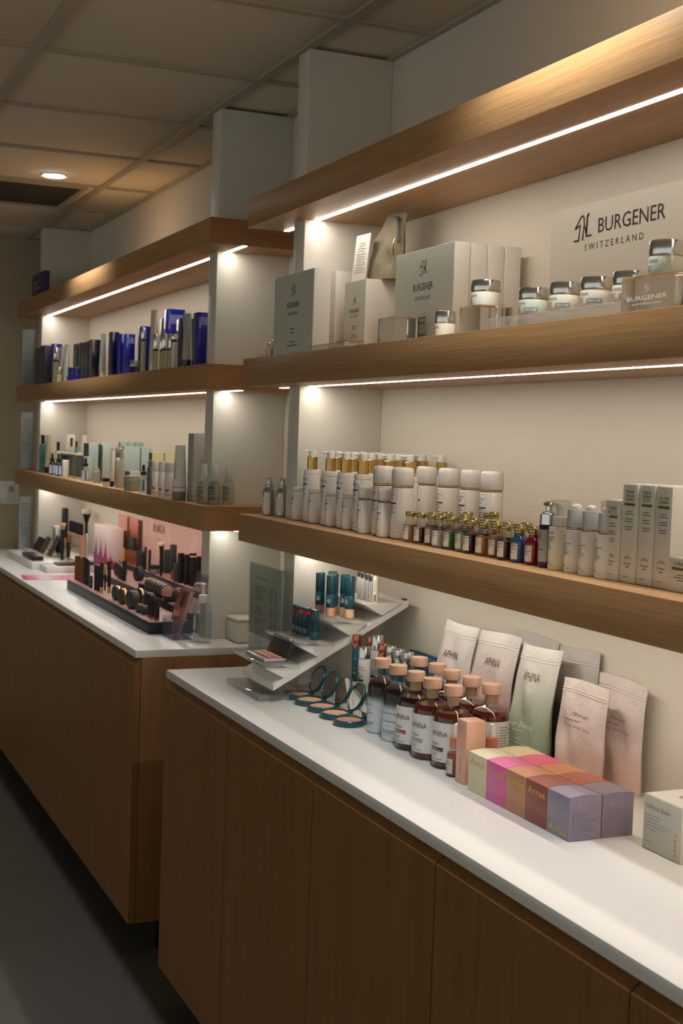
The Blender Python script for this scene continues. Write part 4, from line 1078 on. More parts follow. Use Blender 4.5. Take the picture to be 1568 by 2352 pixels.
bluebox('cobalt carton in the middle, left of the pale printed carton', -4.05, -4.01, -.235, -.19, .165, BLUEBOX, panel=False)
bluebox('cobalt carton with pale print in the middle of the far shelf', -3.93, -3.905, -.243, -.205, .158, BLUEBOX)
bluebox('tall midnight carton behind the slim silver bottle', -3.899, -3.855, -.195, -.155, .187, BLUEBOX, panel=False)
bluebox('midnight carton behind the tall tapered silver tube', -3.838, -3.784, -.13, -.08, .216, DKBLUE, panel=False)
bluebox('tallest cobalt carton with a pale print near the rear', -3.716, -3.653, -.15, -.09, .238, BLUEBOX)
bluebox('dark cobalt carton behind the three chrome bottles', -3.52, -3.44, -.16, -.11, .19, DKBLUE, panel=False)
bluebox('tall cobalt carton at the near end beside the white divider', -3.029, -2.981, -.25, -.205, .171, BLUEBOX)
# bottles and tubes
SILVT = P('silver_tube', (176, 176, 166), .32, metal=.6)
def taper(label, loc, r, h, capmat, mat=SILVT, z0=.0, group='tapered tubes on the far shelves'):
    t = T('cream_tube', label, 'tube', loc, R(60), group); hc = h*.16
    O('cap', MB().lathe([(r*.92, 0), (r*.95, .001), (r*.95, hc-.0004), (r*.9, hc)], 28), capmat, t)
    m = MB(); N = 24; K = 10; V = []; F = []
    for j in range(K+1):
        v = j/K; sx = r*(1-.05*v); sy = r*(1-v)**.8+.0009
        for i in range(N):
            a = 2*math.pi*i/N; V.append((sx*math.cos(a)*(1-.28*v), sy*math.sin(a), hc+.0004+(h-hc)*v))
    for j in range(K):
        for i in range(N): F.append((j*N+i, j*N+(i+1) % N, (j+1)*N+(i+1) % N, (j+1)*N+i))
    F.append(tuple(range(N-1, -1, -1))); F.append(tuple(K*N+i for i in range(N)))
    O('tube', m.add(V, F), mat, t)
    O('crimp', MB().box(-r*.69, r*.69, -.0012, .0012, h-.006, h+.0004), mat, t)
    return t
taper('tapered silver tube standing left of centre on the far middle shelf', (-4.224, -.25, Z2), .0150, .176, SILVER)
taper('tallest tapered silver tube on the far middle shelf', (-3.520, -.24, Z2), .0170, .219, SILVT)
taper('tapered silver tube with navy cap beside the near end carton', (-3.088, -.25, Z2), .0165, .175, NAVY)
taper('short tapered silver tube behind the glass bottle near the far end', (-5.02, -.25, Z2), .0110, .166, SILVER)
taper('pale silver tube near the far end of the middle shelf', (-4.885, -.255, Z2), .0158, .167, SILVER)
OLIVEG = P('olive_clear_bottle', (206, 208, 150), .06, trans=.55, ior=1.3, coat=.4)
def chromeb(label, x, y, r, h, bodym, frac=.62):
    t = T('serum_bottle', label, 'bottle', (x, y, Z2), 0, 'chrome capped slim bottles on the far middle shelf'); hb = h*frac
    O('bottle', MB().lathe([(r*.95, 0), (r, .0015), (r, hb-.001), (r*.9, hb)], 28), bodym, t)
    O('collar', MB().lathe([(r*.93, hb+.0003), (r*.97, hb+.001), (r*.97, hb+.006), (r*.93, hb+.0065)], 28), BLACK, t)
    O('cap', MB().lathe([(r*.95, hb+.0068), (r*.98, hb+.0075), (r*.98, h-.002), (r*.9, h)], 28), CHROME, t)
    return t
chromeb('clear olive bottle with chrome cap near the far end', -5.118, -.255, .0132, .163, OLIVEG)
chromeb('slim chrome capped bottle left of the tall tapered tube', -3.575, -.262, .0095, .160, OLIVEG, .7)
for k, (x, r, h) in enumerate(((-3.425, .0100, .129), (-3.365, .0085, .120), (-3.319, .0095, .124), (-3.262, .0080, .120), (-3.205, .0110, .116))):
    chromeb(f'chrome capped slim bottle in the near cluster, {ORD[k]} from the left', x, -.258+.004*(k % 2), r, h, OLIVEG if k < 4 else SILVT, .55 if k < 4 else .78)
def lowjar(label, x, y, z, r, h, bm_, cm, cat='jar', group='low jars on the far shelves'):
    t = T('cream_jar', label, cat, (x, y, z), 0, group); hb = h*.55
    O('jar', MB().lathe([(r*.9, 0), (r, .0015), (r, hb-.001), (r*.96, hb)], 28), bm_, t)
    O('lid', MB().lathe([(r*.97, hb+.0003), (r*1.01, hb+.001), (r*1.01, h-.0015), (r*.95, h)], 28), cm, t)
    return t
lowjar('low navy jar with silver lid in front of the blue cartons', -3.69, -.262, Z2, .0162, .050, NAVYGLASS, SILVER)
lowjar('low glass jar with silver lid near the far end of the middle shelf', -4.935, -.275, Z2, .0120, .068, OLIVEG, SILVER)
lowjar('low navy jar near the far end in front of the slim dark cartons', -4.713, -.266, Z2, .0170, .060, NAVYGLASS, NAVY)
lowjar('second low navy jar in front of the slim dark cartons', -4.62, -.268, Z2, .0160, .055, NAVYGLASS, NAVY)

# ================================================================== FAR UNIT, LOWEST SHELF (z 1.316)
MINT = P('mint_card', (200, 222, 220), .4)
MINTD = P('unlit_face_grey_green', (92, 108, 104), .4)  # darker copy of the mint, shade of the unlit faces put into the colour
def mintbox(label, x0, x1, y0, y1, h, mt=MINT, fr=MINTD, group='mint cartons on the far lowest shelf'):
    t, w, d = carton('product_box', label, 'box', x0, x1, y0, y1, Z3, h, fr, mt, group); return t
mintbox('wide mint carton beside the clear riser, front row', -4.755, -4.655, -.20, -.158, .153)
mintbox('mint carton directly behind the wide one', -4.745, -4.650, -.150, -.110, .153)
mintbox('tall narrow mint carton behind the small glass jar', -4.436, -4.404, -.20, -.161, .150)
mintbox('low mint carton in front of the wide mint cartons', -4.622, -4.581, -.236, -.203, .096)
for k in range(3):
    mintbox(f'tallest mint carton at the rear of the far lowest shelf, {ORD[k]} from the front', -4.529, -4.502, -.1-.0+.032*k-.002, -.070+.032*k-.002, .164)
mintbox('large mint carton behind the grey screw jar', -4.054, -3.999, -.215, -.150, .151)
mintbox('mint carton behind the large mint carton', -4.05, -4.0, -.146, -.100, .151)
mintbox('mint carton lying low under the large mint carton front', -3.97, -3.90, -.215, -.165, .060)
LEMON = P('lemon_card', (222, 222, 168), .4)
for k in range(2):
    mintbox(f'lemon topped carton behind the white tubes, {ORD[k]} from the front', -3.672, -3.628, -.205+.046*k, -.162+.046*k, .137, LEMON)
# risers with tubes
t = T('display_riser', 'white topped riser carrying pale tubes near the far end', 'riser', (-5.18, -.135, Z3))
O('top', MB().box(-.225, .225, -.06, .11, .094, .100, c=.001), WHITE, t)
O('front', MB().box(-.22, .22, -.055, -.05, 0, .0938), MINTD, t)
O('side', MB().box(.212, .216, -.049, .10, 0, .0938), MINTD, t)
WT = P('cream_white_tube', (226, 222, 206), .4)
for k, (x, r) in enumerate(((-5.37, .0150), (-5.28, .0170), (-5.03, .0140))):
    taper(f'pale cream tube standing on the white riser, {ORD[k]} from the far end', (x, -.135, Z3+.1005), r, .084, WT, WT)
def slimb(label, x, y, z, r, h, bm_, cm, frac=.7):
    t = T('lotion_bottle', label, 'bottle', (x, y, z), 0, 'slim bottles on the far lowest shelf'); hb = h*frac
    O('bottle', MB().lathe([(r*.95, 0), (r, .0015), (r, hb-.003), (r*.8, hb)], 24), bm_, t)
    O('cap', MB().lathe([(r*.7, hb+.0003), (r*.72, h-.001), (r*.6, h)], 20), cm, t)
    return t
TEALB = P('teal_bottle', (58, 138, 140), .25, coat=.3)
slimb('small teal bottle with dark cap on the white riser', -5.13, -.15, Z3+.1005, .0075, .055, TEALB, BLACK, .5)
slimb('small dark capped bottle on the white riser', -5.19, -.16, Z3+.1005, .0080, .070, WT, BLACK, .4)
# pump bottles at far end
t = slimb('tall teal bottle with black pump at the far end of the lowest shelf', -5.432, -.245, Z3, .0150, .178, TEALB, BLACK, .76)
O('spout', MB().tube([(0, 0, .176), (-.03, -.012, .1775)], .0022, 8), BLACK, t)
slimb('slim white bottle behind the teal pump bottle', -5.50, -.225, Z3, .0100, .140, WHITE, BLACK, .8)
slimb('slim black capped bottle behind the first dropper bottles', -5.22, -.215, Z3, .0110, .150, WT, BLACK, .72)
taper('tall beige tube leaning by the teal pump bottle', (-5.33, -.24, Z3), .0155, .178, BLACK, P('beige_tube', (190, 182, 156), .4))
BLUEINK = P('blue_stripe', (34, 118, 160), .5)
AMBG = P('brown_dropper_glass', (40, 30, 26), .1, coat=.5)
CLRG = thin('clear_dropper_glass', (236, 238, 235), 1.5, .03, .06)
def drop(label, x, y, r, h, glass, lab=True):
    t = T('dropper_bottle', label, 'bottle', (x, y, Z3), 0, 'dropper bottles on the far lowest shelf'); hb = h*.60
    O('bottle', MB().lathe([(r*.92, 0), (r, .002), (r, hb-.010), (r*.86, hb-.004), (r*.5, hb), (r*.48, hb+.002)], 28), glass, t)
    O('dropper_cap', MB().lathe([(r*.62, hb+.0025), (r*.66, hb+.003), (r*.66, hb+.015), (r*.5, hb+.016), (r*.36, hb+.018), (r*.36, h-.003), (r*.2, h)], 22), BLACK, t)
    if lab:
        O('label', Flat().rect(-r*1.5, .006, r*1.5, hb-.014, 14).wrap(r+.0004, 0, .9), P('grey_white_label', (206, 210, 212), .5), t)
        O('label_stripe', Flat().rect(r*.25, .006, r*.75, hb-.014, 4).wrap(r+.0008, 0, .9), BLUEINK, t)
    return t
drop('dark dropper bottle, first from the far end', -5.115, -.262, .0140, .098, AMBG)
drop('dark dropper bottle, second from the far end', -4.977, -.262, .0150, .100, AMBG)
drop('clear dropper bottle with a blue striped label near the mint cartons', -4.424, -.264, .0155, .096, CLRG)
drop('clear dropper bottle with a blue striped label beside the grey screw jar', -3.493, -.272, .0155, .097, CLRG)
t = slimb('white sculpted bottle with black cap between the dropper bottles', -4.799, -.268, Z3, .0155, .1, WHITE, BLACK, .76)
slimb('clear narrow spray bottle beside the white sculpted bottle', -4.695, -.252, Z3, .0125, .092, CLRG, CLRG, .7)
slimb('pale frosted bottle between the mint cartons and the small dark jar', -4.30, -.246, Z3, .0150, .058, FROST, FROST, .8)
lowjar('small jar with black lid on the far lowest shelf edge', -3.985, -.283, Z3, .0137, .030, WT, BLACK)
lowjar('tiny black jar beside the silver pump bottle', -3.924, -.276, Z3, .0070, .021, BLACK, BLACK)
t = T('pump_bottle', 'tall silver pump bottle with clear overcap on the far lowest shelf', 'bottle', (-3.849, -.268, Z3)); r = .0162
O('bottle', MB().lathe([(r*.95, 0), (r, .0015), (r, .099), (r*.94, .1)], 30), P('silver_frost', (198, 196, 184), .25, metal=.3), t)
O('collar', MB().lathe([(r*.92, .1003), (r*.97, .101), (r*.97, .112), (r*.92, .1125)], 28), CHROME, t)
O('overcap', MB().lathe([(r*.9, .113), (r*.92, .1135), (r*.92, .147), (r*.8, .149)], 28), P('silver_cap', (190, 188, 184), .2, metal=.7), t)
slimb('tall pale tube right behind the silver pump bottle', -4.12, -.225, Z3, .0115, .146, WT, WT, .9)
lowjar('grey screw jar at the middle of the far lowest shelf', -3.642, -.274, Z3, .0268, .053, P('grey_jar', (150, 148, 132), .4), P('grey_lid', (158, 156, 140), .35))
slimb('slate grey slim bottle left of the white tubes', -3.368, -.282, Z3, .0112, .115, P('slate_bottle', (88, 92, 96), .35), P('slate_cap', (96, 98, 100), .3), .8)
REDLN = P('red_line', (156, 42, 44), .5)
def wtube(label, x, y, r, h):
    t = T('cream_tube', label, 'tube', (x, y, Z3), 0, 'white tubes with a red line'); hb = h*.70
    O('bottle', MB().lathe([(r*.95, 0), (r, .0012), (r, hb), (r*.98, hb+.0004)], 28), WHITE, t)
    O('cap', MB().lathe([(r*.98, hb+.0006), (r, hb+.0014), (r*.98, h-.003), (r*.8, h)], 28), P('pearl_cap', (222, 218, 212), .25), t)
    O('red_line', Flat().rect(-r*1.5, .0105, r*1.5, .0118, 12).wrap(r+.0004, 0, .7), REDLN, t)
    v_, f_ = glyphs('dermal')
    O('print', Flat().add([(-y*.010, .045+x_*.010) for x_, y in v_], f_).wrap(r+.0004, 0, .35), INKG, t)
    O('chip', Flat().rect(-r*.3, .022, r*.5, .030, 4).wrap(r+.0004, 0, .7), P('bronze_chip', (140, 112, 76), .5), t)
    return t
wtube('white tube bottle with a red line, first from the slate bottle', -3.285, -.287, .0130, .116)
wtube('white tube bottle with a red line, second from the slate bottle', -3.205, -.287, .0130, .116)
wtube('white tube bottle with a red line, third from the slate bottle', -3.130, -.285, .0150, .117)
t = taper('large silver white tube with grey cap and red line', (-3.030, -.2805, Z3), .0225, .172, P('grey_cap', (128, 132, 128), .4), P('silver_white_tube', (232, 232, 226), .3))
O('red_line', Flat().rect(-.034, .040, .034, .0418, 14).wrap(.0228, 0, -.2), REDLN, t)
v_, f_ = glyphs('dermalogic')
O('print', Flat().add([(-y*.013, .095+x_*.013) for x_, y in v_], f_).wrap(.0232, 0, -.35), INKG, t)
taper('white tube behind the large silver white tube', (-3.075, -.21, Z3), .0180, .172, WHITE, WHITE)
t, w, d = carton('product_box', 'tall grey white carton with a red line beside the clear spray bottles', 'box', -3.029, -2.971, -.2555, -.195, Z3, .211, P('grey_carton', (176, 176, 170), .4), P('warm_white_carton', (228, 224, 216), .4))
O('red_line', Flat().rect(-d, .014, d, .0155).right(w+.0004), REDLN, t)
O('front_red_line', Flat().rect(-w, .014, w, .0155).front(-d-.0009), REDLN, t)
O('print', Flat().lines(-d*.7, .034, d*1.2, 5, .0042, .0014, 5).lines(-d*.2, .128, d*.9, 2, .004, .0014, 7).right(w+.0004), INKG, t)
# four clear spray bottles at the near end
CLRB = thin('clear_plastic_bottle', (240, 241, 236), 1.5, .04, .08)
def clearspray(label, x, y):
    t = T('spray_bottle', label, 'bottle', (x, y, Z3), 0, 'clear spray bottles with white caps'); r = .0185
    O('bottle', MB().lathe([(r*.94, 0), (r, .003), (r, .052), (r*.9, .062), (r*.62, .068), (r*.6, .0695)], 32), CLRB, t)
    O('cap', MB().lathe([(r*.58, .0697), (r*.6, .0705), (r*.6, .090), (r*.56, .0905), (r*.56, .117), (r*.5, .1185)], 28), P('translucent_white_cap', (226, 226, 216), .3, trans=.2), t)
    O('print', Flat().lines(-.016, .048, .032, 9, .0045, .0018, 6).rect(-.012, .0505, .006, .0525, 4).wrap(r+.0004, 0, .8), INK, t)
    return t
clearspray('clear spray bottle, front left of the four at the shelf end', -2.832, -.265)
clearspray('clear spray bottle, front right of the four at the shelf end', -2.800, -.243)
clearspray('clear spray bottle, rear left of the four at the shelf end', -2.843, -.2265)
clearspray('clear spray bottle, rear right of the four at the shelf end', -2.822, -.189)

# ================================================================== FAR COUNTER (z 0.900)
# tiered tester tray
t = T('tester_tray', 'three tiered dark tester tray with pink shelf tops on the far counter', 'display tray', (-3.59, -.2, ZT))
TRAYB = P('tray_charcoal', (34, 35, 36), .4)
PINKT = P('tray_dusty_pink', (176, 140, 134), .45)
xa, xb = -.605, .600
for k, (y0, y1, z0, z1) in enumerate(((-.379, -.2445, 0, .0372), (-.2440, -.1105, 0, .0612), (-.1100, -.0150, 0, .0842))):
    xk = (xa, xa-.11, xa-.262)[k]
    O('tier', MB().box(xk, xb, y0+.2, y1+.2, z0+.0003, z1, c=.0012), TRAYB, t)
    O('tier_top', MB().box(xk+.003, xb-.003, y0+.203, y1+.1995, z1+.0002, z1+.0012), PINKT, t)
ZT1, ZT2, ZT3 = ZT+.0386, ZT+.0626, ZT+.0856
COPPERB = P('copper_brown_pencil', (124, 76, 48), .3, metal=.6)
SAND = P('sand_cap', (226, 186, 140), .4)
def pencil(label, x, y, z, r, h, bm_, tip, name='cosmetic_pencil', cat='pencil', frac=.9, group='cosmetic pencils on the tester tray'):
    t = T(name, label, cat, (x, y, z), 0, group)
    O('barrel', MB().lathe([(r*.95, 0), (r, .0006), (r, h*frac), (r*.96, h*frac+.0004)], 16), bm_, t)
    O('tip', MB().lathe([(r*.96, h*frac+.0006), (r, h*frac+.001), (r, h-.0006), (r*.9, h)], 16), tip, t)
    return t
for k in range(6):
    pencil(f'copper brown pencil at the left end of the tester tray, {ORD[k]} from left', -4.178+.026*k, -.349, ZT1, .0047, .094+.002*k, COPPERB, SAND if k == 4 else COPPERB)
for k, (x, h) in enumerate(((-4.018, .103), (-3.990, .100), (-3.965, .096))):
    pencil(f'black pencil beside the copper brown cluster, {ORD[k]} from the left', x, -.348, ZT1, .0055, h, BLACKM, BLACKM)
def slab(label, x, y, z, w, d, h, m1, name='compact_case', cat='compact', group=None, tilt=0):
    t = T(name, label, cat, (x, y, z), tilt, group)
    O('case', MB().box(-w/2, w/2, -d/2, d/2, 0, h, c=.0012), m1, t)
    O('seam', MB().box(-w/2-.0002, w/2+.0002, -d/2-.0002, d/2+.0002, h*.48, h*.50), BLACK, t)
    return t
slab('square charcoal compact standing on edge beside the pencils', -3.905, -.352, ZT1, .020, .012, .045, CHARC)
for k, (x, y, h, g) in enumerate(((-3.835, -.350, .094, 0), (-3.795, -.349, .095, 0), (-3.742, -.350, .112, 1), (-3.805, -.322, .094, 0), (-3.745, -.322, .116, 1))):
    if k == 3:
        t = T('makeup_brush', 'small brush with peach tip standing among the black lip tubes', 'brush', (x, y, ZT1)); r = .0042
        O('handle', MB().lathe([(r*.8, 0), (r, .02), (r*.9, .06)], 14), BLACK, t)
        O('ferrule', MB().lathe([(r*.9, .0602), (r*1.1, .074)], 14), GOLD, t)
        O('bristles', MB().lathe([(r*1.05, .0742), (r*1.6, .086), (r*1.1, .094), (.001, .096)], 14), P('peach_bristle', (222, 170, 130), .8), t)
        continue
    t = T('lip_tube', f'black lip tube {("without", "with")[g]} gold base on the lowest tier, {["leftmost", "second", "third", "", "rear right"][k]} of four', 'lip tube', (x, y, ZT1), 0, 'black tubes on the lowest tier'); r = .0066
    O('base', MB().lathe([(r*.9, 0), (r*.92, .001), (r*.92, .020), (r*.9, .0205)], 18), GOLD if g else BLACK, t)
    O('cap', MB().lathe([(r*.96, .0207), (r, .0215), (r, h-.001), (r*.9, h)], 18), BLACK, t)
# discs standing on edge; axis along x
def disc(label, x, y, z, rad, th, faces, rim, cat='compact', name='powder_compact', rz=0, group='round compacts standing on edge', sub=None, ax='Y'):
    t = T(name, label, cat, (x, y, z), rz, group)
    ROT = Matrix.Translation((0, 0, rad*1.013)) @ Matrix.Rotation(R(90), 4, 'X' if ax == 'Y' else 'Y')
    O('case', MB().lathe([(rad*.90, -th/2), (rad*.985, -th/2+.0006), (rad, -th/2+.002), (rad, -.0006), (rad*.975, -.0003), (rad*.975, .0003), (rad, .0006), (rad, th/2-.002), (rad*.985, th/2-.0006), (rad*.90, th/2)], 36).xf(ROT), faces, t)
    O('rim', MB().lathe([(rad*1.003, -th*.32), (rad*1.012, -th*.30), (rad*1.012, th*.30), (rad*1.003, th*.32)], 36).xf(ROT), rim, t)
    if sub: O('stand', MB().box(-.006, .006, -rad*.3, rad*.3, 0, .004), sub, t)
    return t
BROZ = P('bronze_satin', (190, 140, 88), .25, metal=1)
disc('bronze rimmed round compact on edge, first on the lowest tier', -3.535, -.345, ZT1, .0250, .020, CHARC, BROZ, rz=R(12))
disc('bronze rimmed round compact on edge, second on the lowest tier', -3.430, -.350, ZT1, .0265, .020, CHARC, BROZ, rz=R(12))
disc('largest charcoal round compact on edge on the lowest tier', -3.312, -.347, ZT1, .0300, .026, CHARC, CHARC, rz=R(12))
disc('gold rimmed compact half hidden behind the large charcoal one', -3.425, -.290, ZT1, .0265, .018, CHARC, BROZ, rz=R(12))
disc('charcoal compact with open face behind the small pots', -3.318, -.288, ZT1, .0255, .024, CHARC, CHARC, rz=R(12))
disc('small charcoal pot on edge, left of the pair', -3.212, -.351, ZT1, .0145, .016, CHARC, CHARC, rz=R(12))
disc('small charcoal pot on edge, right of the pair', -3.163, -.347, ZT1, .0145, .016, CHARC, CHARC, rz=R(12))
for k, (x, y, r, h) in enumerate(((-3.110, -.346, .0064, .074), (-3.073, -.346, .0068, .072), (-3.030, -.343, .0084, .070))):
    t = T('mascara_tube', f'black bullet shaped mascara with copper foot, {ORD[k]} from the left', 'mascara', (x, y, ZT1), 0, 'bullet mascaras on the lowest tier')
    O('foot', MB().lathe([(r*.9, 0), (r*.95, .0006), (r*.95, .006), (r*.9, .0062)], 20), COPPERM, t)
    O('body', MB().lathe([(r*.96, .0064), (r, .0072), (r, h*.66), (r*.9, h*.82), (r*.62, h*.95), (r*.3, h)], 22), BLACKM, t)
# middle tier
disc('charcoal round compact on edge at the left of the middle tier', -4.073, -.205, ZT2, .0270, .020, CHARC, CHARC, rz=R(12))
disc('second charcoal round compact on edge on the middle tier', -3.985, -.215, ZT2, .0265, .020, CHARC, CHARC, rz=R(12))
disc('third charcoal round compact on edge on the middle tier', -3.905, -.170, ZT2, .0270, .022, CHARC, CHARC, rz=R(12))
pencil('black stub pencil in front of the charcoal compacts on the middle tier', -3.905, -.225, ZT2, .0075, .077, BLACKM, BLACKM, frac=.8)
RIMG = P('pot_rim_silver', (150, 146, 136), .25, metal=.8)
for k in range(7):
    disc(f'grey powder pot on edge in the long row, {ORD[k]} from the left', -3.560+.033*k, -.215, ZT2, .0250, .026, CHARC, RIMG, name='powder_pot', cat='powder pot', rz=R(-8), ax='X', group='row of powder pots on edge')
t = [o for o in bpy.data.objects if o.parent is None and o.get('label', '').startswith('grey powder pot on edge in the long row, seventh')][0]
O('open_face', MB().lathe([(.001, .0131), (.021, .0131), (.0215, .0128)], 28).xf(Matrix.Translation((0, 0, .0253)) @ Matrix.Rotation(R(90), 4, 'Y')), P('rose_powder', (190, 140, 126), .5), t)
slab('small black case at the left of the powder pot row', -3.625, -.215, ZT2, .045, .05, .022, BLACKM)
slab('small black case at the right of the powder pot row', -3.285, -.220, ZT2, .036, .05, .020, BLACKM)
for k in range(3):
    disc(f'charcoal powder pot on edge right of the long row, {ORD[k]} from the left', -3.222+.024*k, -.212, ZT2, .0270, .021, CHARC, CHARC, name='powder_pot', cat='powder pot', rz=R(-8), ax='X', group='dark powder pots on edge')
# top tier
AMB = P('amber_pencil', (222, 164, 48), .35)
pencil('amber pencil at the far left of the top tier', -4.420, -.098, ZT3, .0046, .055, AMB, AMB)
for k in range(5):
    pencil(f'copper pencil on the top tier, {ORD[k]} from the left', -4.380+.045*k, -.1, ZT3, .0052, .052+.002*k, COPPERM, COPPERM)
t = T('product_box', 'black card standing behind the copper pencils', 'box', (-4.405, -.064, ZT3), 0)
O('card', MB().box(-.042, .042, -.006, .006, 0, .100, c=.001), BLACKM, t); O('lid_flap', MB().box(-.041, .041, -.0055, .0055, .0999, .1005), BLACKM, t)
for k in range(4):
    slab(f'black upright mascara box on the top tier, {ORD[k]} from the left', -4.170+.022*k, -.1, ZT3, .019, .016, .066-.001*k, BLACKM, 'mascara_box', 'box', 'black mascara boxes on the top tier')
pencil('tall black pen with pale tip on the top tier', -4.072, -.1, ZT3, .0048, .094, BLACKM, SAND, frac=.95)
pencil('copper pen between the two black pens on the top tier', -4.042, -.09, ZT3, .0046, .070, COPPERM, COPPERM)
pencil('second tall black pen with pale tip on the top tier', -4.015, -.098, ZT3, .0050, .088, BLACKM, SAND, frac=.95)
slab('dark upright box behind the screw jar on the top tier', -3.955, -.045, ZT3, .045, .03, .090, CHARC, 'product_box', 'box')
lowjar('black lidded jar on the top tier of the tester tray', -3.945, -.098, ZT3, .0180, .032, P('smoke_jar', (120, 112, 108), .15, coat=.3), BLACKM)
def brush(label, x, y, z, h, rb, lean=0):
    t = T('makeup_brush', label, 'brush', (x, y, z), 0, 'large makeup brushes')
    O('handle', MB().lathe([(.0040, 0), (.0062, h*.12), (.0070, h*.45), (.0062, h*.62)], 18), BLACK, t)
    O('ferrule', MB().lathe([(.0064, h*.62), (.0070, h*.66), (rb*.62, h*.80), (rb*.9, h*.88)], 22), BLACK, t)
    O('bristles', MB().lathe([(rb*.9, h*.881), (rb*1.05, h*.92), (rb*1.04, h*.96), (rb*.8, h*.99), (.001, h)], 26), P('cream_bristle', (226, 208, 184), .85, bump=.3, scale=300), t)
    return t
brush('black brush with cream bristles on the top tier of the tester tray', -3.846, -.1, ZT3, .130, .0125)
t = T('brush_pouch', 'tall dark leather brush pouch standing on the top tier', 'pouch', (-3.742, -.085, ZT3), R(-12))
O('pouch', MB().box(-.021, .021, -.010, .012, .0335, .128, c=.004), P('dark_leather', (46, 48, 48), .4, bump=.2, scale=120), t)
for x in (-.009, .010): O('leg', MB().lathe([(.0068, 0), (.0070, .001), (.0070, .033)], 16, x, 0), COPPERM, t)
O('top_fold', MB().box(-.0212, .0212, -.0105, -.0085, .112, .1275, c=.0006), BLACKM, t)
pencil('copper lip liner behind the dark leather pouch', -3.690, -.075, ZT3, .0075, .088, COPPERM, COPPERM)
slab('short dark box right of the leather pouch on the top tier', -3.662, -.095, ZT3, .018, .018, .068, CHARC, 'product_box', 'box')
TANC = P('tan_cap', (222, 172, 130), .4)
for k, (x, y, r, h, top) in enumerate(((-3.618, -.092, .0118, .108, BLACK), (-3.610, -.050, .0130, .112, SAND), (-3.566, -.084, .0118, .108, BLACK), (-3.545, -.043, .0130, .107, TANC), (-3.520, -.076, .0138, .106, TANC), (-3.462, -.050, .0120, .104, GOLD))):
    pencil(f'foundation stick at the right end of the top tier, {ORD[k]} from left', x, y, ZT3, r, h, BLACK if k < 5 else GOLD, top, 'foundation_stick', 'foundation', .965, 'black foundation sticks on the top tier')
# red charms
REDG = P('red_glass', (176, 44, 34), .1, coat=.5, trans=.3)
for k, (x, y) in enumerate(((-4.535, -.152), (-4.51, -.154), (-4.485, -.140), (-4.46, -.160))):
    t = T('perfume_cap', f'little red glass stopper at the left end of the tray, {ORD[k]} from the left', 'stopper', (x, y, ZT), 0, 'red glass stoppers')
    O('post', MB().lathe([(.0085, 0), (.0085, .050), (.006, .062)], 16), REDG, t)
    O('knob', MB().lathe([(.005, .0622), (.011, .070), (.011, .078), (.004, .086)], 16), REDG, t)
# pink display panel, fronds and cartons
ROSE = P('rose_board', (226, 182, 170), .5)
t = T('display_board', 'large rose display board with leaf pattern and INIKA lettering behind the testers', 'display board', (-3.94, -.012, ZT))
O('board', MB().box(-.50, .50, -.002, .002, 0, .30), ROSE, t)
O('fold_line', Flat().rect(.130, .0, .132, .3).front(-.0030), P('rose_fold_ink', (188, 130, 116), .5), t)  # darker rose strip along the fold
O('lettering', Flat().text('INIKA', -.245, .222, .034, w=.17).front(-.0032), P('rosewood_ink', (120, 76, 68), .5), t)
O('sub_lettering', Flat().text('ORGANIC', -.245, .190, .009, w=.085).front(-.0032), P('rosewood_ink', (120, 76, 68), .5), t)
O('side_lettering', Flat().text('Pure', .385, .235, .024, w=.10).front(-.0032), P('rosewood_ink', (120, 76, 68), .5), t)
LEAF = []
rnd = random.Random(5)
for i in range(16):
    cx_ = -.46+.06*i; a = rnd.uniform(-.7, .7); L_ = rnd.uniform(.08, .14); cz_ = rnd.uniform(.1, .2)
    pts_ = []
    for s_ in range(9): pts_.append((s_/8*L_, .016*math.sin(math.pi*s_/8)))
    pts_ += [(x, -z) for x, z in pts_[-2:0:-1]]
    LEAF.append(Flat().add([(cx_+x*math.sin(a)+z*math.cos(a), cz_+x*math.cos(a)-z*math.sin(a)) for x, z in pts_[::-1]], [tuple(range(len(pts_)))]).front(-.0021-.00003*i))
m = MB()
for q in LEAF: m.add(q.v, q.f)
O('leaf_print', m, P('rose_leaf_ink', (232, 192, 180), .5), t, kind='stuff')
SAL = P('salmon_card', (228, 168, 152), .45)
t = T('display_card', 'flared salmon card standing between the pink cartons and the rose board', 'card', (-4.72, -.028, ZT))
O('card', MB().add([(-.05, 0, 0), (.05, 0, 0), (.075, 0, .26), (-.085, 0, .262), (-.05, .002, 0), (.05, .002, 0), (.075, .002, .26), (-.085, .002, .262)], [(0, 1, 2, 3), (7, 6, 5, 4), (0, 4, 5, 1), (1, 5, 6, 2), (2, 6, 7, 3), (3, 7, 4, 0)]), SAL, t)
t = T('display_card', 'dark red folded card with a salmon top beside the rose board', 'card', (-4.535, -.030, ZT))
O('card', MB().add([(-.05, 0, 0), (.075, 0, 0), (.075, 0, .26), (-.07, 0, .265), (-.05, .002, 0), (.075, .002, 0), (.075, .002, .26), (-.07, .002, .265)], [(0, 1, 2, 3), (7, 6, 5, 4), (0, 4, 5, 1), (1, 5, 6, 2), (2, 6, 7, 3), (3, 7, 4, 0)]), gradz('salmon_to_wine', 0, .26, [(0, (96, 36, 32)), (.6, (122, 52, 44)), (.85, (204, 128, 112)), (1, (222, 150, 132))], .45), t)
O('spine', MB().box(-.056, -.051, -.03, .002, 0, .20), P('taupe_spine', (120, 88, 80), .5), t)
FLAME = gradz('white_pink_card', 0, .22, [(0, (190, 52, 104)), (.30, (196, 70, 120)), (.34, (232, 212, 212)), (1, (236, 222, 220))], .4)
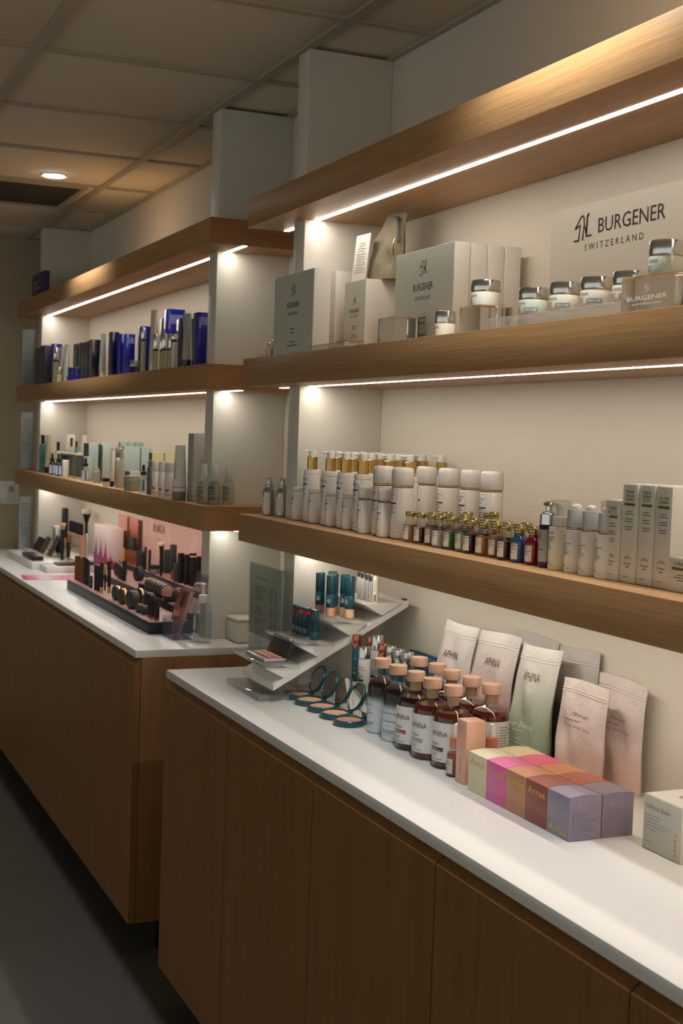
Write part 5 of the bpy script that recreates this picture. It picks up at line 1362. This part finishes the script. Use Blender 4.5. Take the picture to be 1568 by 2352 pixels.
for k in range(3):
    x0 = -4.80+.088*k
    t, w, d = carton('product_box', f'white carton with magenta flame print, {ORD[k]} from the far end', 'box', x0, x0+.0865, -.135, -.070, ZT, .213, None, P('blush_white_card', (232, 214, 212), .4), 'flame print cartons')
    f = Flat().add([(-w, 0), (w, 0), (w, .075), (w*.55, .090), (w*.2, .125), (-.0, .165), (-w*.2, .125), (-w*.6, .095), (-w, .085)], [tuple(range(9))])
    O('flame_print', f.front(-d-.0004), P(f'magenta_{k}', ((160, 74, 124), (150, 62, 118), (184, 54, 110))[k], .5), t)
    if k == 2:
        g = Flat(); N = 9
        for i in range(N):
            a = -d+2*d*i/N; hh = (.088, .10, .085, .075, .08, .072, .078, .070, .074)[i]
            g.add([(a, 0), (a+2*d/N, 0), (a+2*d/N, hh-.014), (a+d/N, hh), (a, hh-.014)], [(0, 1, 2, 3, 4)])
        O('side_flame_print', g.right(w+.0004), P('crimson_print', (190, 46, 90), .5), t)
t = T('sample_blade', 'tall rounded pale pink card standing left of the tester tray', 'card', (-4.295, -.265, ZT1))
pts_ = [(-.022, 0), (.010, 0), (.014, .05)]+[(.016*math.cos(R(a))+.0, .150+.028*math.sin(R(a))) for a in range(0, 181, 20)]+[(-.022, .07)]
m = MB(); n = len(pts_)
m.add([(x*1.3, -.0015, z) for x, z in pts_]+[(x*1.3, .0015, z) for x, z in pts_], [tuple(range(n)), tuple(range(2*n-1, n-1, -1))]+[(i, n+i, n+(i+1) % n, (i+1) % n) for i in range(n)])
t.location = (-4.225, -.30, ZT1)
O('card', m, P('pale_pink_card', (226, 200, 202), .45), t)
O('foot', MB().box(-.03, .012, -.008, .008, -.0002, .003), P('pale_pink_card', (226, 200, 202), .45), t)

ACRYLT = thin('clear_lilac_acrylic', (236, 237, 246), 1.5, .03, .07, (205, 210, 238))
# brochure holder, sanitizer, white box at the near end of the far counter
t = T('brochure_holder', 'clear acrylic brochure holder at the right end of the tester tray', 'holder', (-2.917, -.31, ZT))
m = MB(); m.box(-.058, .058, -.031, .031, 0, .003); m.box(-.058, .058, -.031, -.029, .003, .062); m.box(-.058, -.056, -.029, .031, .003, .062); m.box(.056, .058, -.029, .031, .003, .062)
O('tray', m, ACRYLT, t)
O('back', MB().box(-.058, .058, -.001, .001, 0, .205).xf(Matrix.Translation((0, .0215, .003)) @ Matrix.Rotation(R(-17), 4, 'X')), ACRYLT, t)
t = T('brochure_stack', 'stack of brown pink brochures leaning in the clear holder', 'brochures', (-2.917, -.31, ZT+.0035))
A = Matrix.Translation((0, -.020, 0)) @ Matrix.Rotation(R(-17), 4, 'X')
bm_ = gradz('brochure_print', 0, .15, [(0, (124, 52, 50)), (.45, (120, 62, 54)), (.75, (186, 120, 100)), (1, (150, 78, 66))], .4, noise=.08)
st = [MB().box(-.052, .044, .001*i*2.4, .001*i*2.4+.0021, 0, .150+.0006*i).xf(A) for i in range(6)]
for i, b in enumerate(st): O('brochure', b, bm_ if i == 0 else P('paper_edge', (176, 160, 140), .6), t)
O('lettering', Flat().text('halo', -.016, .066, .018, w=.056).front(-.0005).xf(A), CARD, t)
O('motif', Flat().add([(.006+.018*math.cos(R(a)), .118+.026*math.sin(R(a))) for a in range(0, 360, 24)], [tuple(range(15))]).front(-.0004).xf(A), P('deep_brown_print', (84, 40, 36), .5), t)

t = T('hand_sanitizer', 'clear pump bottle of hand sanitizer on the far counter end', 'bottle', (-2.815, -.262, ZT), R(24)); r = .0330
SANI = thin('clear_sanitizer', (240, 244, 243), 1.5, .03, .10)
O('bottle', MB().lathe([(r*.92, 0), (r, .004), (r, .100), (r*.96, .108), (r*.8, .1135), (r*.42, .1165), (r*.40, .118)], 36, 0, 0, .66), SANI, t)
O('front_label', Flat().rect(-.016, .018, .004, .092, 10).wrap(r+.0006, 0, -.35).xf(Matrix.Diagonal((1, .66, 1, 1))), P('clear_white_label', (222, 226, 226), .4), t)
O('brand_print', Flat().rect(-.0135, .080, .0015, .089, 6).wrap(r+.0010, 0, -.35).xf(Matrix.Diagonal((1, .66, 1, 1))), NAVYINK, t)
O('brand_name', Flat().text('Purell', -.006, .0826, .0042, w=.0125).wrap(r+.0014, 0, -.35).xf(Matrix.Diagonal((1, .66, 1, 1))), CARD, t)
O('fine_print', Flat().lines(-.0135, .074, .016, 6, .0055, .002, 5).wrap(r+.0010, 0, -.35).xf(Matrix.Diagonal((1, .66, 1, 1))), INKG, t)
O('blue_band', Flat().rect(-.016, .030, .004, .038, 6).wrap(r+.0011, 0, -.35).xf(Matrix.Diagonal((1, .66, 1, 1))), P('sky_blue_band', (40, 150, 190), .5), t)
O('back_label', Flat().rect(-.012, .018, .012, .092, 8).wrap(r+.0006, 0, 1.75).xf(Matrix.Diagonal((1, .66, 1, 1))), P('blue_tint_label', (130, 176, 200), .3, alpha=.6), t)
O('collar', MB().lathe([(.0132, .1182), (.0138, .119), (.0138, .139), (.0132, .1405), (.0128, .1415), (.0132, .143), (.0085, .1445), (.0060, .145)], 28), WHITE, t)
O('pump', MB().lathe([(.0056, .145), (.0056, .172), (.0080, .1735), (.0085, .176), (.006, .1785)], 20), WHITE, t)
O('spout', MB().tube([(.004, 0, .176), (-.016, -.006, .1765), (-.024, -.009, .174), (-.027, -.010, .171)], [.0042, .0036, .003, .0026], 10), WHITE, t)
t = T('storage_box', 'plain white rounded lidded box at the far counter end', 'box', (-2.805, -.125, ZT))
O('box', MB().box(-.052, .046, -.048, .06, .0008, .066, c=.008), P('warm_white_box', (226, 220, 206), .4), t)
O('lid', MB().box(-.053, .047, -.049, .061, .0662, .075, c=.004), P('warm_white_box', (226, 220, 206), .4), t)

# ------------------------------------------------------------------ far end of the far counter
WTR = P('white_tray', (226, 226, 220), .3)
t = T('display_tray', 'low white display tray with a raised back step at the far end', 'display tray', (-5.25, -.25, ZT))
O('tray', MB().box(-.33, .31, -.128, .22, 0, .030, c=.002), WTR, t)
O('back_step', MB().box(-.33, .30, .06, .21, .0302, .042, c=.002), WTR, t)
ZF = ZT+.0304
t = T('display_tray', 'smaller flat white tray with black pencils right of the big white tray', 'display tray', (-4.86, -.235, ZT))
O('tray', MB().box(-.072, .078, -.11, .15, 0, .026, c=.002), WTR, t)
O('well', MB().box(-.064, .070, -.095, .14, .0262, .0268), P('tray_well', (206, 202, 192), .4), t)
for k in range(3):
    t = T('cosmetic_pencil', f'black pencil lying in the smaller white tray, {ORD[k]} from the far end', 'pencil', (-4.90+.038*k, -.20, ZT+.0316), R(90), 'pencils lying in the tray')
    O('barrel', MB().tube([(-.09, 0, 0), (.10, .004*k, 0)], .0045, 10), BLACK, t)
    O('tip', MB().tube([(.1003, .004*k, 0), (.118, .0045*k, 0)], [.0042, .001], 10), SAND, t)
slab('flat black palette lying on the front of the white display tray', -5.13, -.34, ZF, .24, .052, .020, BLACK, 'palette_case', 'palette')
PALB = P('palette_brown', (74, 62, 52), .4)
for k, (x, y, w, h, m1) in enumerate(((-5.50, -.262, .15, .070, BLACKM), (-5.345, -.265, .10, .085, PALB), (-5.215, -.252, .085, .085, PALB))):
    t = T('eyeshadow_palette', ['open black eyeshadow palette leaning back, far left on the tray', 'open brown eyeshadow palette in the middle of the tray', 'open brown eyeshadow palette beside the clear tube stand'][k], 'palette', (x, y, ZF), 0, 'open palettes on the white tray')
    O('base', MB().box(-w/2, w/2, -.045, .0, 0, .006, c=.001), P('palette_clear', (206, 202, 192), .2, coat=.3), t)
    O('lid', MB().box(-w/2, w/2, -.002, .002, 0, h).xf(Matrix.Translation((0, .003, .003)) @ Matrix.Rotation(R(-28), 4, 'X')), m1, t)
    for i in range(4):
        O('pan', MB().box(-w/2+w*(i+.12)/4, -w/2+w*(i+.88)/4, -.038, -.010, .0062, .0072), P(f'shadow_{i}', ((190, 160, 140), (160, 124, 104), (206, 186, 170), (130, 100, 84))[i], .6), t)
t = T('tube_stand', 'stack of clear and silver tubes with white lid at the back of the tray', 'stand', (-5.42, -.165, ZT+.0424))
O('body', MB().box(-.030, .030, -.022, .022, 0, .105, c=.001), P('ribbed_silver_plastic', (170, 176, 176), .2, metal=.3), t)
O('lid', MB().box(-.033, .033, -.025, .025, .1052, .117, c=.002), WHITE, t)
t = T('product_box', 'tall black box standing at the back of the white tray', 'box', (-5.515, -.115, ZT+.0424))
O('body', MB().box(-.022, .022, -.012, .012, 0, .196, c=.001), BLACKM, t); O('lid_flap', MB().box(-.021, .021, -.0115, .0115, .1959, .1965), BLACKM, t)
t = T('makeup_brush', 'black flat topped brush with tan ferrule in front of the pen rack', 'brush', (-5.048, -.222, ZF))
O('handle', MB().lathe([(.0065, 0), (.0075, .03), (.0120, .06), (.0085, .10), (.0078, .140)], 18), BLACK, t)
O('ferrule', MB().lathe([(.0080, .1402), (.0125, .158)], 18), P('tan_ferrule', (206, 150, 116), .3, metal=.4), t)
O('bristles', MB().lathe([(.0127, .1582), (.0145, .166), (.0140, .168)], 18), P('cream_bristle', (226, 208, 184), .85), t)
brush('large black brush with cream bristles at the back of the far counter', -5.328, -.050, ZT+.0424, .206, .0235)
t = T('pen_rack', 'tan pen rack behind the black tubes on the white tray', 'rack', (-5.245, -.118, ZT+.0424))
O('bar', MB().box(-.14, .14, -.012, .012, .080, .094, c=.001), P('tan_rack', (196, 142, 108), .4), t)
for x in (-.135, .135): O('leg', MB().box(x-.004, x+.004, -.010, .010, 0, .0798), P('tan_rack', (196, 142, 108), .4), t)
for k in range(6):
    pencil(f'black pen standing on the tan pen rack, {ORD[k]} from the far end', -5.355+.044*k, -.118, ZT+.0424+.0943, .0105, .052, BLACK, BLACK, frac=.8, group='black pens on the tan rack')
for k, (x, y, m1) in enumerate(((-5.24, -.204, BLACK), (-5.195, -.205, BLACK), (-5.145, -.203, BLACK), (-5.095, -.206, P('nude_tube', (196, 160, 140), .3)), (-5.00, -.205, BLACK))):
    lab = f'black lip tube with clear foot below the rack, {ORD[k]} from far end' if k != 3 else 'nude lip tube below the pen rack'
    t = T('lip_tube', lab, 'lip tube', (x, y, ZF), 0, 'lip tubes below the pen rack'); r = .0095
    O('foot', MB().lathe([(r*.7, 0), (r*.7, .018)], 16), CLRG, t)
    O('cap', MB().lathe([(r*.95, .0182), (r, .019), (r, .094), (r*.8, .096)], 18), m1, t)
    O('chrome_ring', MB().lathe([(r*.98, .088), (r*1.02, .0885), (r*1.02, .091), (r*.98, .0915)], 18), CHROME, t)  # thin raised chrome band near the top of the cap
t = T('leaflet', 'pink leaflet lying flat on the far counter before the testers', 'leaflet', (-4.60, -.360, ZT+.0003), R(84))
O('sheet', MB().box(-.118, .118, -.085, .085, 0, .0012), gradz('leaflet_print', -.118, .118, [(0, (196, 74, 126)), (.3, (206, 100, 144)), (.45, (230, 196, 200)), (.62, (196, 150, 172)), (.75, (200, 92, 140)), (1, (206, 110, 152))], .35, axis='X', noise=.06), t)
O('fold', MB().box(-.119, -.10, -.086, .084, .0014, .0022).xf(Matrix.Identity(4)), P('leaflet_fold', (186, 60, 110), .4), t)
